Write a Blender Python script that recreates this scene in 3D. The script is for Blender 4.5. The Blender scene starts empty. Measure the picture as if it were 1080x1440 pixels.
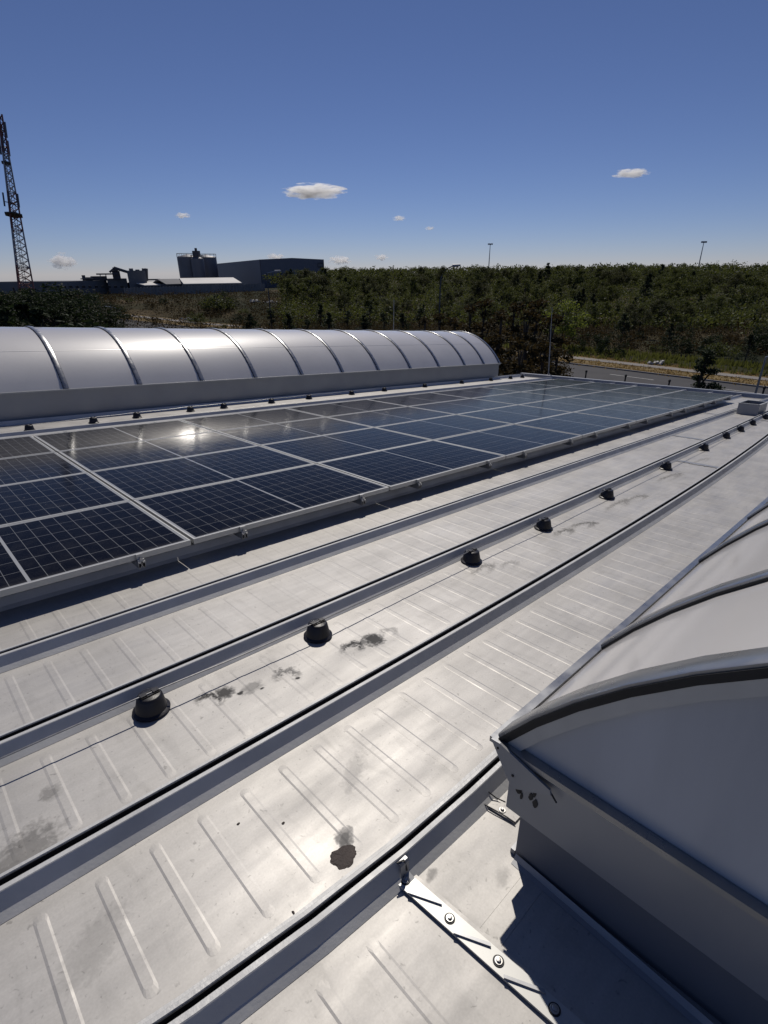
import bpy, math, random
import numpy as np
from mathutils import Matrix, Vector
random.seed(7)
PI = math.pi
sc = bpy.context.scene

# ------------------------------------------------------------------ frames
# roof frame: x along the standing seams, y across them, z off the roof; the camera floats 1.47 m above it
YAW, PITCH, ROLL, FPX = 0.7950330703612271, 0.3451129452626778, 0.021308474361408664, 735.85
CAMH = 1.4708501
GUP = Vector((-0.08118821434459855, -0.04084971841333279, 0.9958613228542855))   # gravity up seen in the roof frame
CAM_Z = 9.6
ca, sa, cb, sb, cc, s_c = math.cos(YAW), math.sin(YAW), math.cos(PITCH), math.sin(PITCH), math.cos(ROLL), math.sin(ROLL)
fw = Vector((cb*ca, cb*sa, -sb)); r0 = Vector((sa, -ca, 0.0)); u0 = r0.cross(fw)
rt = r0*cc + u0*s_c; up = -s_c*r0 + cc*u0
GX = fw.cross(GUP).normalized(); GY = GUP.cross(GX)
ROT = Matrix((GX, GY, GUP))
MR = Matrix.Translation((0, 0, CAM_Z)) @ ROT.to_4x4() @ Matrix.Translation((0, 0, -CAMH))   # roof frame -> world

# ------------------------------------------------------------------ camera
cd = bpy.data.cameras.new('camera'); cam = bpy.data.objects.new('camera', cd); sc.collection.objects.link(cam)
R_, U_, F_ = ROT @ rt, ROT @ up, ROT @ fw
cam.matrix_world = Matrix(((R_.x, U_.x, -F_.x, 0), (R_.y, U_.y, -F_.y, 0), (R_.z, U_.z, -F_.z, CAM_Z), (0, 0, 0, 1)))
cd.sensor_fit = 'VERTICAL'; cd.sensor_height = 36.0; cd.sensor_width = 27.0
cd.lens = FPX/1440*36.0
cd.clip_start = 0.02; cd.clip_end = 20000
sc.camera = cam

# ------------------------------------------------------------------ light
SUN = (ROT @ Vector((0.49, 0.535, 1.0))).normalized()
elev = math.asin(SUN.z); azi = math.atan2(SUN.x, SUN.y)
w = bpy.data.worlds.new("World"); sc.world = w; w.use_nodes = True
nt = w.node_tree; nt.nodes.clear()
sky = nt.nodes.new('ShaderNodeTexSky'); sky.sky_type = 'NISHITA'; sky.sun_disc = False
sky.sun_elevation = elev; sky.sun_rotation = azi
sky.altitude = 2500; sky.air_density = 1.0; sky.dust_density = 0.0; sky.ozone_density = 6.0
bg = nt.nodes.new('ShaderNodeBackground'); bg.inputs[1].default_value = 0.050
ow = nt.nodes.new('ShaderNodeOutputWorld')
wb = nt.nodes.new('ShaderNodeVectorMath'); wb.operation = 'MULTIPLY'; wb.inputs[1].default_value = (1.08, .955, 1.09); nt.links.new(sky.outputs[0], wb.inputs[0]); nt.links.new(wb.outputs[0], bg.inputs[0]); nt.links.new(bg.outputs[0], ow.inputs[0])
sl = bpy.data.lights.new('sun', 'SUN'); sl.energy = 2.75; sl.angle = math.radians(0.53); sl.color = (1.0, 0.935, 0.845)
so = bpy.data.objects.new('sun', sl); sc.collection.objects.link(so)
so.rotation_euler = SUN.to_track_quat('Z', 'Y').to_euler()
sc.view_settings.view_transform = 'Standard'; sc.view_settings.look = 'None'
sc.view_settings.exposure = 0.0; sc.view_settings.gamma = 1.0
sc.cycles.volume_step_rate = 1.0; sc.cycles.volume_bounces = 24; sc.cycles.max_bounces = 28

# ------------------------------------------------------------------ materials
def mat(name, base=(.5, .5, .5), rough=.5, metal=0., spec=.5, var=0., scale=4., bump=0., bscale=60., coat=0., rvar=0., island=0., objvar=0., stretch=None, croughn=.1):
    m = bpy.data.materials.new(name); m.use_nodes = True; t = m.node_tree; N = t.nodes; L = t.links
    b = N['Principled BSDF']
    b.inputs['Base Color'].default_value = (*base, 1); b.inputs['Roughness'].default_value = rough
    b.inputs['Metallic'].default_value = metal; b.inputs['Specular IOR Level'].default_value = spec
    if coat: b.inputs['Coat Weight'].default_value = coat; b.inputs['Coat Roughness'].default_value = croughn
    tc = N.new('ShaderNodeTexCoord'); vec = tc.outputs['Object']
    if stretch:
        mp = N.new('ShaderNodeMapping'); mp.inputs['Scale'].default_value = stretch; L.new(vec, mp.inputs[0]); vec = mp.outputs[0]
    col = None
    def noise(s, d=5.):
        n = N.new('ShaderNodeTexNoise'); n.inputs['Scale'].default_value = s; n.inputs['Detail'].default_value = d; L.new(vec, n.inputs['Vector']); return n.outputs['Fac']
    fac = None
    if var:
        mr = N.new('ShaderNodeMapRange'); L.new(noise(scale, 8.), mr.inputs[0]); mr.inputs[1].default_value = .25; mr.inputs[2].default_value = .75
        mr.inputs[3].default_value = 1-var; mr.inputs[4].default_value = 1+var; fac = mr.outputs[0]
    if island:
        g = N.new('ShaderNodeNewGeometry'); mr = N.new('ShaderNodeMapRange'); L.new(g.outputs['Random Per Island'], mr.inputs[0])
        mr.inputs[3].default_value = 1-island; mr.inputs[4].default_value = 1+island
        if fac is not None:
            mu = N.new('ShaderNodeMath'); mu.operation = 'MULTIPLY'; L.new(fac, mu.inputs[0]); L.new(mr.outputs[0], mu.inputs[1]); fac = mu.outputs[0]
        else: fac = mr.outputs[0]
    if objvar:
        g = N.new('ShaderNodeObjectInfo'); mr = N.new('ShaderNodeMapRange'); L.new(g.outputs['Random'], mr.inputs[0])
        mr.inputs[3].default_value = 1-objvar; mr.inputs[4].default_value = 1+objvar
        if fac is not None:
            mu = N.new('ShaderNodeMath'); mu.operation = 'MULTIPLY'; L.new(fac, mu.inputs[0]); L.new(mr.outputs[0], mu.inputs[1]); fac = mu.outputs[0]
        else: fac = mr.outputs[0]
    if fac is not None:
        vm = N.new('ShaderNodeVectorMath'); vm.operation = 'SCALE'; vm.inputs[0].default_value = base; L.new(fac, vm.inputs['Scale'])
        L.new(vm.outputs[0], b.inputs['Base Color'])
    if rvar:
        mr = N.new('ShaderNodeMapRange'); L.new(noise(scale*1.7, 6.), mr.inputs[0]); mr.inputs[1].default_value = .3; mr.inputs[2].default_value = .7
        mr.inputs[3].default_value = max(0.02, rough-rvar); mr.inputs[4].default_value = rough+rvar; L.new(mr.outputs[0], b.inputs['Roughness'])
    if bump:
        bp = N.new('ShaderNodeBump'); bp.inputs['Strength'].default_value = bump; bp.inputs['Distance'].default_value = .01
        L.new(noise(bscale, 4.), bp.inputs['Height']); L.new(bp.outputs[0], b.inputs['Normal'])
    return m

def roof_mat():
    """weathered aluminium pan: fine mottling, long wash streaks, dirt marks that stay where they are"""
    m = bpy.data.materials.new('roof_metal'); m.use_nodes = True; t = m.node_tree; N = t.nodes; L = t.links
    b = N['Principled BSDF']; b.inputs['Metallic'].default_value = .33; b.inputs['Specular IOR Level'].default_value = .5
    tc = N.new('ShaderNodeTexCoord'); O = tc.outputs['Object']
    def mth(op, a, bb=None, c=None):
        n = N.new('ShaderNodeMath'); n.operation = op
        for i, v in enumerate((a, bb, c)):
            if v is None: continue
            if isinstance(v, (int, float)): n.inputs[i].default_value = v
            else: L.new(v, n.inputs[i])
        return n.outputs[0]
    def mr(v, a, bb, c, d):
        n = N.new('ShaderNodeMapRange'); L.new(v, n.inputs[0])
        for i, x in enumerate((a, bb, c, d)): n.inputs[i+1].default_value = x
        return n.outputs[0]
    def noise(s, d=6., sc_=(1, 1, 1), dist=0.):
        mp = N.new('ShaderNodeMapping'); mp.inputs['Scale'].default_value = sc_; L.new(O, mp.inputs[0])
        n = N.new('ShaderNodeTexNoise'); n.inputs['Scale'].default_value = s; n.inputs['Detail'].default_value = d; n.inputs['Distortion'].default_value = dist
        L.new(mp.outputs[0], n.inputs['Vector']); return n.outputs['Fac']
    f1 = mr(noise(3.2, 8.), .3, .7, .88, 1.09)
    f2 = mr(noise(14., 6., (.35, 2.2, 1)), .3, .7, .94, 1.06)
    f3 = mr(noise(160., 3.), .3, .7, .95, 1.05)
    f4 = mr(noise(1.1, 3.), .35, .65, .95, 1.04)
    f5 = mth('MULTIPLY', mr(noise(60., 8., (1, 1, 1), .6), .64, .72, 1.0, .68), mr(noise(7., 9., (2.2, .5, 1), .8), .55, .78, 1.0, .84))      # small dirt specks
    f = mth('MULTIPLY', mth('MULTIPLY', f1, f2), mth('MULTIPLY', f3, f4)); f = mth('MULTIPLY', f, f5)
    sx = N.new('ShaderNodeSeparateXYZ'); L.new(O, sx.inputs[0]); X, Y = sx.outputs[0], sx.outputs[1]
    sn = noise(22., 8., (1, 1, 1), 1.2); sn2 = noise(70., 6., (1, 1, 1), .4)
    # scuffs: (x, y, length along x, width along y, tilt, ring?, strength)
    MARKS = [(.725, 1.735, .042, .050, .3, 1, .90), (.80, 1.745, .036, .038, -.2, 0, .72), (.845, 1.70, .016, .010, .0, 0, .85), (.90, 1.70, .05, .03, .2, 0, .3),
             (1.045, 1.655, .055, .050, .4, 1, .5), (.93, 1.665, .01, .006, 0, 0, .9), (1.08, 1.62, .013, .008, 0, 0, .9),
             (1.395, 1.62, .060, .042, .3, 1, .80), (1.53, 1.615, .052, .048, -.3, 0, .75), (1.48, 1.63, .03, .02, 0, 0, .5), (1.62, 1.60, .05, .04, 0, 1, .3),
             (2.56, 1.70, .12, .045, .2, 1, .42), (2.75, 1.63, .09, .04, .2, 1, .3), (3.55, 1.67, .12, .05, .1, 1, .6), (3.80, 1.655, .15, .05, -.1, 1, .62),
             (4.50, 1.67, .25, .05, .1, 1, .5), (4.85, 1.64, .18, .05, 0, 1, .5), (5.82, 1.70, .3, .05, .0, 1, .5), (6.9, 1.72, .3, .04, 0, 1, .35),
             (.03, 1.50, .10, .07, .5, 0, .45), (-.02, 1.44, .07, .07, .2, 0, .5), (.14, 1.68, .03, .03, 0, 0, .35),
             (.745, .895, .030, .020, .8, 0, .55), (.735, .905, .02, .016, .1, 0, .4), (.10, 1.10, .10, .05, .6, 0, .16), (.93, 1.07, .09, .03, .6, 0, .12),
             (.835, .745, .02, .012, 0, 0, .35), (.85, .64, .02, .012, .3, 0, .25), (.82, .52, .012, .010, .3, 0, .35), (.99, .50, .03, .02, .3, 0, .15)]
    tot = None
    for (cx, cy, rx, ry, a, ring, st) in MARKS:
        rx *= 1.3; ry *= 1.3; st = min(.95, st*1.2)
        dx = mth('SUBTRACT', X, cx); dy = mth('SUBTRACT', Y, cy); c_, s_ = math.cos(a), math.sin(a)
        u = mth('DIVIDE', mth('ADD', mth('MULTIPLY', dx, c_), mth('MULTIPLY', dy, s_)), rx)
        v = mth('DIVIDE', mth('SUBTRACT', mth('MULTIPLY', dy, c_), mth('MULTIPLY', dx, s_)), ry)
        d = mth('SQRT', mth('ADD', mth('MULTIPLY', u, u), mth('MULTIPLY', v, v)))
        d = mth('ADD', d, mth('MULTIPLY', mth('SUBTRACT', sn, .5), 1.1))
        d = mth('ADD', d, mth('MULTIPLY', mth('SUBTRACT', sn2, .5), .9))
        if ring: k = mth('MULTIPLY', mr(mth('ABSOLUTE', mth('SUBTRACT', d, .72)), .02, .42, st, 0), mr(mth('ADD', mth('ADD', u, mth('MULTIPLY', v, .6)), mth('MULTIPLY', mth('SUBTRACT', sn2, .5), 2.)), -.5, .6, 0, 1))
        else: k = mr(d, .45, 1.0, st, 0)
        tot = k if tot is None else mth('MAXIMUM', tot, k)
    f = mth('MULTIPLY', f, mth('SUBTRACT', 1., mth('MULTIPLY', tot, .9)))
    vm = N.new('ShaderNodeVectorMath'); vm.operation = 'SCALE'; vm.inputs[0].default_value = (.448, .434, .412); L.new(f, vm.inputs['Scale']); L.new(vm.outputs[0], b.inputs['Base Color'])
    rr = mth('ADD', mr(noise(5., 7., (.5, 1.6, 1)), .3, .7, .46, .60), mth('MULTIPLY', tot, .3)); L.new(rr, b.inputs['Roughness'])
    bp = N.new('ShaderNodeBump'); bp.inputs['Strength'].default_value = .12; bp.inputs['Distance'].default_value = .004
    L.new(mth('ADD', mth('MULTIPLY', noise(9., 5., (1, .6, 1)), .5), mth('MULTIPLY', noise(90., 3.), .12)), bp.inputs['Height']); L.new(bp.outputs[0], b.inputs['Normal'])
    return m

def pv_mat():
    """solar cells: half-cut grid drawn from the panel's own coordinates, under dusty glass"""
    m = bpy.data.materials.new('solar_cells'); m.use_nodes = True; t = m.node_tree; N = t.nodes; L = t.links
    b = N['Principled BSDF']; tc = N.new('ShaderNodeTexCoord'); O = tc.outputs['Object']
    sx = N.new('ShaderNodeSeparateXYZ'); L.new(O, sx.inputs[0]); X, Y = sx.outputs[0], sx.outputs[1]
    def mth(op, a, bb=None):
        n = N.new('ShaderNodeMath'); n.operation = op
        for i, v in enumerate((a, bb)):
            if v is None: continue
            if isinstance(v, (int, float)): n.inputs[i].default_value = v
            else: L.new(v, n.inputs[i])
        return n.outputs[0]
    ax = mth('ABSOLUTE', mth('SUBTRACT', X, PW/2)); ay = mth('ABSOLUTE', mth('SUBTRACT', Y, PH/2))
    px = (PW/2-.030)/10; py = (PH/2-.026)/3
    def line(v, p, wd):      # 1 on the line
        k = mth('MODULO', mth('ADD', v, wd/2), p); return mth('LESS_THAN', k, wd)
    lx = line(mth('ADD', ax, -.004+px*10), px, .0034); ly = line(mth('ADD', ay, py*10), py, .0042)
    mid = mth('LESS_THAN', ax, .0085)
    bx = mth('GREATER_THAN', ax, PW/2-.026); by = mth('GREATER_THAN', ay, PH/2-.024)
    g = mth('MAXIMUM', mth('MULTIPLY', mth('MAXIMUM', lx, ly), .46), mid); g = mth('MAXIMUM', g, mth('MAXIMUM', bx, by))
    # thin busbars
    bus = mth('MULTIPLY', line(mth('ADD', ay, py*10), py/9, .0010), .12)
    g = mth('MAXIMUM', g, bus)
    oi = N.new('ShaderNodeObjectInfo')
    mx = N.new('ShaderNodeMix'); mx.data_type = 'RGBA'; mx.inputs[6].default_value = (.0030, .0028, .0045, 1); mx.inputs[7].default_value = (.36, .37, .38, 1); L.new(g, mx.inputs[0])
    # dust film
    mp = N.new('ShaderNodeMapping'); L.new(O, mp.inputs[0]); L.new(oi.outputs['Location'], mp.inputs[1])
    n = N.new('ShaderNodeTexNoise'); n.inputs['Scale'].default_value = 9; n.inputs['Detail'].default_value = 9; n.inputs['Distortion'].default_value = .6; L.new(mp.outputs[0], n.inputs[0])
    mr = N.new('ShaderNodeMapRange'); L.new(n.outputs['Fac'], mr.inputs[0]); mr.inputs[1].default_value = .45; mr.inputs[2].default_value = .85; mr.inputs[3].default_value = .001; mr.inputs[4].default_value = .06
    m2 = N.new('ShaderNodeMix'); m2.data_type = 'RGBA'; L.new(mx.outputs[2], m2.inputs[6]); m2.inputs[7].default_value = (.22, .21, .20, 1); L.new(mr.outputs[0], m2.inputs[0])
    n5 = N.new('ShaderNodeTexNoise'); n5.inputs['Scale'].default_value = 38; n5.inputs['Detail'].default_value = 3; L.new(mp.outputs[0], n5.inputs[0])
    sp_ = N.new('ShaderNodeMapRange'); L.new(n5.outputs['Fac'], sp_.inputs[0]); sp_.inputs[1].default_value = .735; sp_.inputs[2].default_value = .76; sp_.inputs[4].default_value = .5
    ed = N.new('ShaderNodeMapRange'); L.new(Y, ed.inputs[0]); ed.inputs[1].default_value = .012; ed.inputs[2].default_value = .07; ed.inputs[3].default_value = .16; ed.inputs[4].default_value = 0
    edn = mth('MULTIPLY', ed.outputs[0], n.outputs['Fac'])
    m3 = N.new('ShaderNodeMix'); m3.data_type = 'RGBA'; L.new(m2.outputs[2], m3.inputs[6]); m3.inputs[7].default_value = (.38, .36, .33, 1); L.new(mth('MAXIMUM', sp_.outputs[0], edn), m3.inputs[0])
    L.new(m3.outputs[2], b.inputs['Base Color'])
    b.inputs['Specular IOR Level'].default_value = .04; b.inputs['Specular Tint'].default_value = (1, .88, .74, 1)
    r = N.new('ShaderNodeMapRange'); L.new(n.outputs['Fac'], r.inputs[0]); r.inputs[1].default_value = .3; r.inputs[2].default_value = .8; r.inputs[3].default_value = .08; r.inputs[4].default_value = .18; L.new(r.outputs[0], b.inputs['Roughness'])
    return m

PW, PH = 1.742, 1.032          # solar panel
M = {}
M['roof'] = roof_mat(); M['pv'] = pv_mat()
M['seam'] = mat('seam_metal', (.52, .52, .51), .5, .10, .5, .12, 6., .1, 90., rvar=.08)
M['slot'] = mat('seam_slot_shade', (.018, .018, .022), .8)  # near-black colour paints the shade inside the seam slot
M['flash'] = mat('flashing_metal', (.33, .335, .345), .42, .45, .5, .07, 2.5, .05, 14., rvar=.06)
M['glintstrip'] = mat('painted_glint_strip', (.75, .74, .72), .3, .3)  # pale colour stands in for the sun glint along the sheet edge
M['kerbshade'] = mat('shade_toned_kerb', (.17, .175, .19), .5, .2, .5, .1, 3.)  # darker than the flashing: shade painted onto the near skylight's lower kerb wall
M['dryverge'] = mat('dry_verge_soil', (.21, .155, .075), .95, 0, .1, .3, 1.2, .5, 4.)
M['frame'] = mat('frame_aluminium', (.50, .50, .48), .45, .35, .5, .06, 12.)
M['alu'] = mat('mill_aluminium', (.34, .345, .35), .30, .75, .5, .08, 8., rvar=.08)
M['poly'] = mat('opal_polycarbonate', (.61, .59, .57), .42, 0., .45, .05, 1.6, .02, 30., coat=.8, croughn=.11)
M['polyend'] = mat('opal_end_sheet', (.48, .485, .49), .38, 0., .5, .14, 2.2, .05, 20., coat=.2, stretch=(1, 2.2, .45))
M['gasket'] = mat('black_rubber', (.012, .012, .013), .55, var=.3)
M['cone'] = mat('black_plastic', (.012, .011, .014), .42, 0, .5, .25, 30., .1, 120.)
M['wire'] = mat('galvanised_wire', (.30, .30, .30), .4, .8, var=.2, scale=50.)
M['screw'] = mat('screw_steel', (.45, .44, .42), .35, .9, var=.2, scale=80.)
M['dirt'] = mat('wet_dirt', (.050, .036, .030), .7, var=.3, scale=50., bump=.35, bscale=160.)
M['sealant'] = mat('dark_sealant', (.05, .05, .05), .7, var=.5, scale=60.)
M['wallp'] = mat('wall_panel', (.34, .35, .36), .5, .2, var=.08)
M['dark'] = mat('dark_inside', (.02, .02, .022), .8)
M['asphalt'] = mat('asphalt', (.055, .053, .055), .9, var=.18, scale=.6, bump=.3, bscale=8.)
M['path'] = mat('concrete_path', (.23, .21, .19), .9, var=.2, scale=.8)
M['kerb'] = mat('kerb_stone', (.25, .24, .23), .9, var=.2, scale=2.)
M['paint'] = mat('road_paint', (.5, .5, .48), .8, var=.25, scale=3.)
M['post'] = mat('dark_post', (.02, .02, .02), .6, var=.3)
M['pole'] = mat('galvanised_pole', (.30, .31, .32), .5, .6, var=.15)
M['darkpole'] = mat('dark_lamp_pole', (.07, .075, .08), .6, .3, var=.15)
M['lampglass'] = mat('lamp_cover', (.45, .46, .47), .3)
M['leaf'] = mat('broad_leaves', (.048, .062, .018), .65, 0, .25, var=.25, scale=.5, island=.45, objvar=.32)
M['leafolive'] = mat('olive_leaves', (.045, .050, .022), .7, 0, .2, var=.25, scale=.5, island=.45, objvar=.3)
M['leaf2'] = mat('yellow_green_leaves', (.085, .11, .028), .6, 0, .25, var=.2, scale=.8, island=.4)
M['pine'] = mat('pine_needles', (.027, .038, .018), .75, 0, .2, var=.25, scale=.8, island=.4, objvar=.3)
M['brown'] = mat('brown_foliage', (.042, .034, .016), .8, 0, .15, var=.3, scale=.8, island=.5, objvar=.25)
M['bark'] = mat('bark', (.06, .045, .035), .9, var=.3, scale=6., bump=.5, bscale=20.)
M['hall'] = mat('blue_grey_cladding', (.16, .17, .20), .6, .1, .4, var=.04, scale=.3)
M['silo'] = mat('silo_steel', (.16, .165, .185), .55, .3, var=.10, scale=.3)
M['plant'] = mat('plant_concrete', (.16, .16, .165), .8, var=.2, scale=.15)
M['plantdark'] = mat('plant_dark_steel', (.085, .085, .095), .7, var=.2, scale=.5)
M['whiteroof'] = mat('pale_roof_sheet', (.60, .585, .55), .6, .1, var=.10, scale=.2)
M['fence'] = mat('concrete_fence', (.22, .22, .22), .85, var=.25, scale=.4)
M['red'] = mat('red_mast_paint', (.20, .065, .055), .6, var=.2)
M['white'] = mat('white_mast_paint', (.30, .29, .30), .6, var=.2)
M['antenna'] = mat('antenna_grey', (.10, .10, .12), .5, var=.2)
M['debris'] = mat('pale_rubble', (.5, .49, .46), .85, var=.3, scale=1.)

M['drygrass'] = mat('dry_grass', (.24, .17, .075), .95, 0, .1, var=.35, scale=.5, island=.4)
M['greengrass'] = mat('green_grass', (.10, .105, .028), .95, 0, .1, var=.35, scale=.5, island=.4)
for k_, wt, tc_ in (('drygrass', .4, (.34, .24, .10)), ('greengrass', .4, (.16, .17, .04)), ('leafolive', .3, (.09, .095, .03)), ('leaf', .36, (.115, .13, .028)), ('leaf2', .5, (.22, .26, .04)), ('pine', .2, (.04, .06, .02)), ('brown', .25, (.08, .055, .02))):
    t_ = M[k_].node_tree; tl = t_.nodes.new('ShaderNodeBsdfTranslucent'); tl.inputs[0].default_value = (*tc_, 1); mx_ = t_.nodes.new('ShaderNodeMixShader'); mx_.inputs[0].default_value = wt
    t_.links.new(t_.nodes['Principled BSDF'].outputs[0], mx_.inputs[1]); t_.links.new(tl.outputs[0], mx_.inputs[2]); t_.links.new(mx_.outputs[0], t_.nodes['Material Output'].inputs[0])
# ground: mown grass, dry grass and bare earth mixed
def ground_mat():
    m = bpy.data.materials.new('rough_ground'); m.use_nodes = True; t = m.node_tree; N = t.nodes; L = t.links
    b = N['Principled BSDF']; b.inputs['Roughness'].default_value = .95; b.inputs['Specular IOR Level'].default_value = .1
    tc = N.new('ShaderNodeTexCoord')
    def noise(s, d=8.):
        n = N.new('ShaderNodeTexNoise'); n.inputs['Scale'].default_value = s; n.inputs['Detail'].default_value = d; L.new(tc.outputs['Object'], n.inputs[0]); return n.outputs[0]
    cr = N.new('ShaderNodeValToRGB'); e = cr.color_ramp.elements
    e[0].position = .36; e[0].color = (.016, .020, .008, 1); e[1].position = .72; e[1].color = (.12, .085, .045, 1)
    a = e.new(.47); a.color = (.032, .034, .014, 1); a = e.new(.58); a.color = (.055, .043, .02, 1)
    L.new(noise(.055), cr.inputs[0])
    n2 = noise(2.2); mr = N.new('ShaderNodeMapRange'); L.new(n2, mr.inputs[0]); mr.inputs[1].default_value = .3; mr.inputs[2].default_value = .7; mr.inputs[3].default_value = .6; mr.inputs[4].default_value = 1.4
    vm = N.new('ShaderNodeVectorMath'); vm.operation = 'SCALE'; L.new(cr.outputs[0], vm.inputs[0]); L.new(mr.outputs[0], vm.inputs['Scale']); L.new(vm.outputs[0], b.inputs[0])
    bp = N.new('ShaderNodeBump'); bp.inputs['Strength'].default_value = .8; bp.inputs['Distance'].default_value = .4; L.new(noise(1.2), bp.inputs['Height']); L.new(bp.outputs[0], b.inputs['Normal'])
    return m
M['ground'] = ground_mat()

# ------------------------------------------------------------------ mesh builder
class MB:
    def __init__(s): s.v = []; s.f = []
    def add(s, vs, fs):
        o = len(s.v); s.v += [tuple(x) for x in vs]; s.f += [tuple(i+o for i in f) for f in fs]
    def box(s, a, b, mt=None):
        x0, y0, z0 = a; x1, y1, z1 = b
        vs = [Vector(q) for q in ((x0, y0, z0), (x1, y0, z0), (x1, y1, z0), (x0, y1, z0), (x0, y0, z1), (x1, y0, z1), (x1, y1, z1), (x0, y1, z1))]
        if mt: vs = [mt @ q for q in vs]
        s.add(vs, [(0, 3, 2, 1), (4, 5, 6, 7), (0, 1, 5, 4), (1, 2, 6, 5), (2, 3, 7, 6), (3, 0, 4, 7)])
    def tube(s, pts, r, n=8, r2=None, cap=True):
        pts = [Vector(p) for p in pts]; k = len(pts); rings = []
        for i, p in enumerate(pts):
            d = (pts[min(i+1, k-1)]-pts[max(i-1, 0)]).normalized()
            a = d.orthogonal().normalized() if abs(d.z) > .99 or i == 0 else None
            a = Vector((0, 0, 1)).cross(d) if abs(d.z) < .95 else Vector((1, 0, 0)).cross(d)
            a.normalize(); b_ = d.cross(a); rr = r if r2 is None else r+(r2-r)*i/(k-1)
            rings.append([p+a*math.cos(2*PI*j/n)*rr+b_*math.sin(2*PI*j/n)*rr for j in range(n)])
        vs = [q for g in rings for q in g]; fs = []
        for i in range(k-1):
            for j in range(n): fs.append((i*n+j, i*n+(j+1) % n, (i+1)*n+(j+1) % n, (i+1)*n+j))
        if cap: fs.append(tuple(range(n))[::-1]); fs.append(tuple((k-1)*n+j for j in range(n)))
        s.add(vs, fs)
    def lathe(s, prof, c=(0, 0, 0), n=28, axis=None):
        vs = []; fs = []
        for (r, z) in prof:
            for j in range(n): vs.append((c[0]+r*math.cos(2*PI*j/n), c[1]+r*math.sin(2*PI*j/n), c[2]+z))
        for i in range(len(prof)-1):
            for j in range(n): fs.append((i*n+j, i*n+(j+1) % n, (i+1)*n+(j+1) % n, (i+1)*n+j))
        fs.append(tuple(range(n))[::-1]); fs.append(tuple((len(prof)-1)*n+j for j in range(n)))
        s.add(vs, fs)
    def prism(s, poly, h0, h1, axis='z', mt=None):
        n = len(poly)
        def P(a, b_, h):
            q = {'z': (a, b_, h), 'x': (h, a, b_), 'y': (a, h, b_)}[axis]; q = Vector(q); return mt @ q if mt else q
        s.add([P(a, b_, h0) for a, b_ in poly]+[P(a, b_, h1) for a, b_ in poly],
              [tuple(range(n))[::-1], tuple(range(n, 2*n))]+[(i, (i+1) % n, n+(i+1) % n, n+i) for i in range(n)])
    def sweep(s, rows, closed=False):
        n = len(rows[0]); vs = [q for r in rows for q in r]; fs = []
        for i in range(len(rows)-1):
            for j in range(n if closed else n-1): fs.append((i*n+j, i*n+(j+1) % n, (i+1)*n+(j+1) % n, (i+1)*n+j))
        if closed: fs.append(tuple(range(n))[::-1]); fs.append(tuple((len(rows)-1)*n+j for j in range(n)))
        s.add(vs, fs)
    def mesh(s, name, m, smooth=None):
        me = bpy.data.meshes.new(name); me.from_pydata(s.v, [], s.f); me.materials.append(m)
        if smooth:
            for p in me.polygons: p.use_smooth = True
            me.set_sharp_from_angle(angle=math.radians(smooth))
        return me
def link(name, me, parent=None, mtx=None):
    o = bpy.data.objects.new(name, me); sc.collection.objects.link(o)
    if parent is not None: o.parent = parent; o.matrix_parent_inverse = Matrix()
    if mtx is not None:
        if parent is None: o.matrix_world = mtx
        else: o.matrix_basis = mtx
    return o
def part(name, mb, m, parent, mtx=None, smooth=None, label=None):
    o = link(name, mb.mesh(name, M[m], smooth), parent, mtx)
    if label: o['label'] = label
    return o
def tag(o, label, cat, group=None):
    o['label'] = label; o['category'] = cat
    if group: o['group'] = group
    return o
def thing(name, label, cat, mtx, group=None):
    o = link(name, None, None, mtx); return tag(o, label, cat, group)
def single(name, mb, m, label, cat, mtx=None, group=None, smooth=None):
    return tag(link(name, mb.mesh(name, M[m], smooth), None, mtx or Matrix()), label, cat, group)
def struct(name, mb, m, mtx=None, kind='structure', smooth=None):
    o = link(name, mb.mesh(name, M[m], smooth), None, mtx or Matrix()); o['kind'] = kind; return o
def dup(root, mtx, label=None, group=None):
    r = root.copy(); sc.collection.objects.link(r); r.matrix_world = mtx
    if label: r['label'] = label
    if group: r['group'] = group
    for ch in list(root.children):
        c = ch.copy(); sc.collection.objects.link(c); c.parent = r; c.matrix_basis = ch.matrix_basis.copy()
        for g in list(ch.children):
            d = g.copy(); sc.collection.objects.link(d); d.parent = c; d.matrix_basis = g.matrix_basis.copy()
    return r
ORD = ['nearest', 'second', 'third', 'fourth', 'fifth', 'sixth', 'seventh', 'eighth', 'ninth', 'tenth', 'eleventh', 'twelfth', 'thirteenth', 'fourteenth', 'fifteenth', 'sixteenth', 'seventeenth']
T = Matrix.Translation

# ------------------------------------------------------------------ the building and its roof
XA, XB = -1.6, 15.0            # roof extent along the seams
def seam_y(i, x):
    if i == 0: return 2.568
    if i == 1: xx = min(x, 12); return 1.962-.007*xx+.00125*xx*xx+(x-xx)*.023
    if i == 2: xx = min(x, 9); return 1.362-.024*xx+.0042*xx*xx+(x-xx)*.05
    if i == 3: return .705+.075*max(0., 1.15-x)**2
    if i == 4: return .105
    if i > 4: return .105-.607*(i-4)
    if i == -9: return 8.12
    if i == -10: return 9.07
    return 2.568-.607*i        # negative i: towards the far skylight
SEAMS = list(range(-11, 9))
building = thing('warehouse', 'low warehouse with a pale aluminium standing seam roof sloping gently to the road', 'building', MR)
PROF = [(.092, .0012), (.078, .0012), (.070, .008), (.058, .044), (.055, .048), (.045, .048), (.043, .045), (.042, .006),
        (.013, .005), (.012, .055), (.010, .060), (-.005, .0605), (-.0075, .058), (-.029, .018), (-.050, .0012)]
def stations(step=.3):
    n = int(round((XB-XA)/step)); return [XA+(XB-XA)*i/n for i in range(n+1)]
NEARX0 = 1.06
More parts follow.
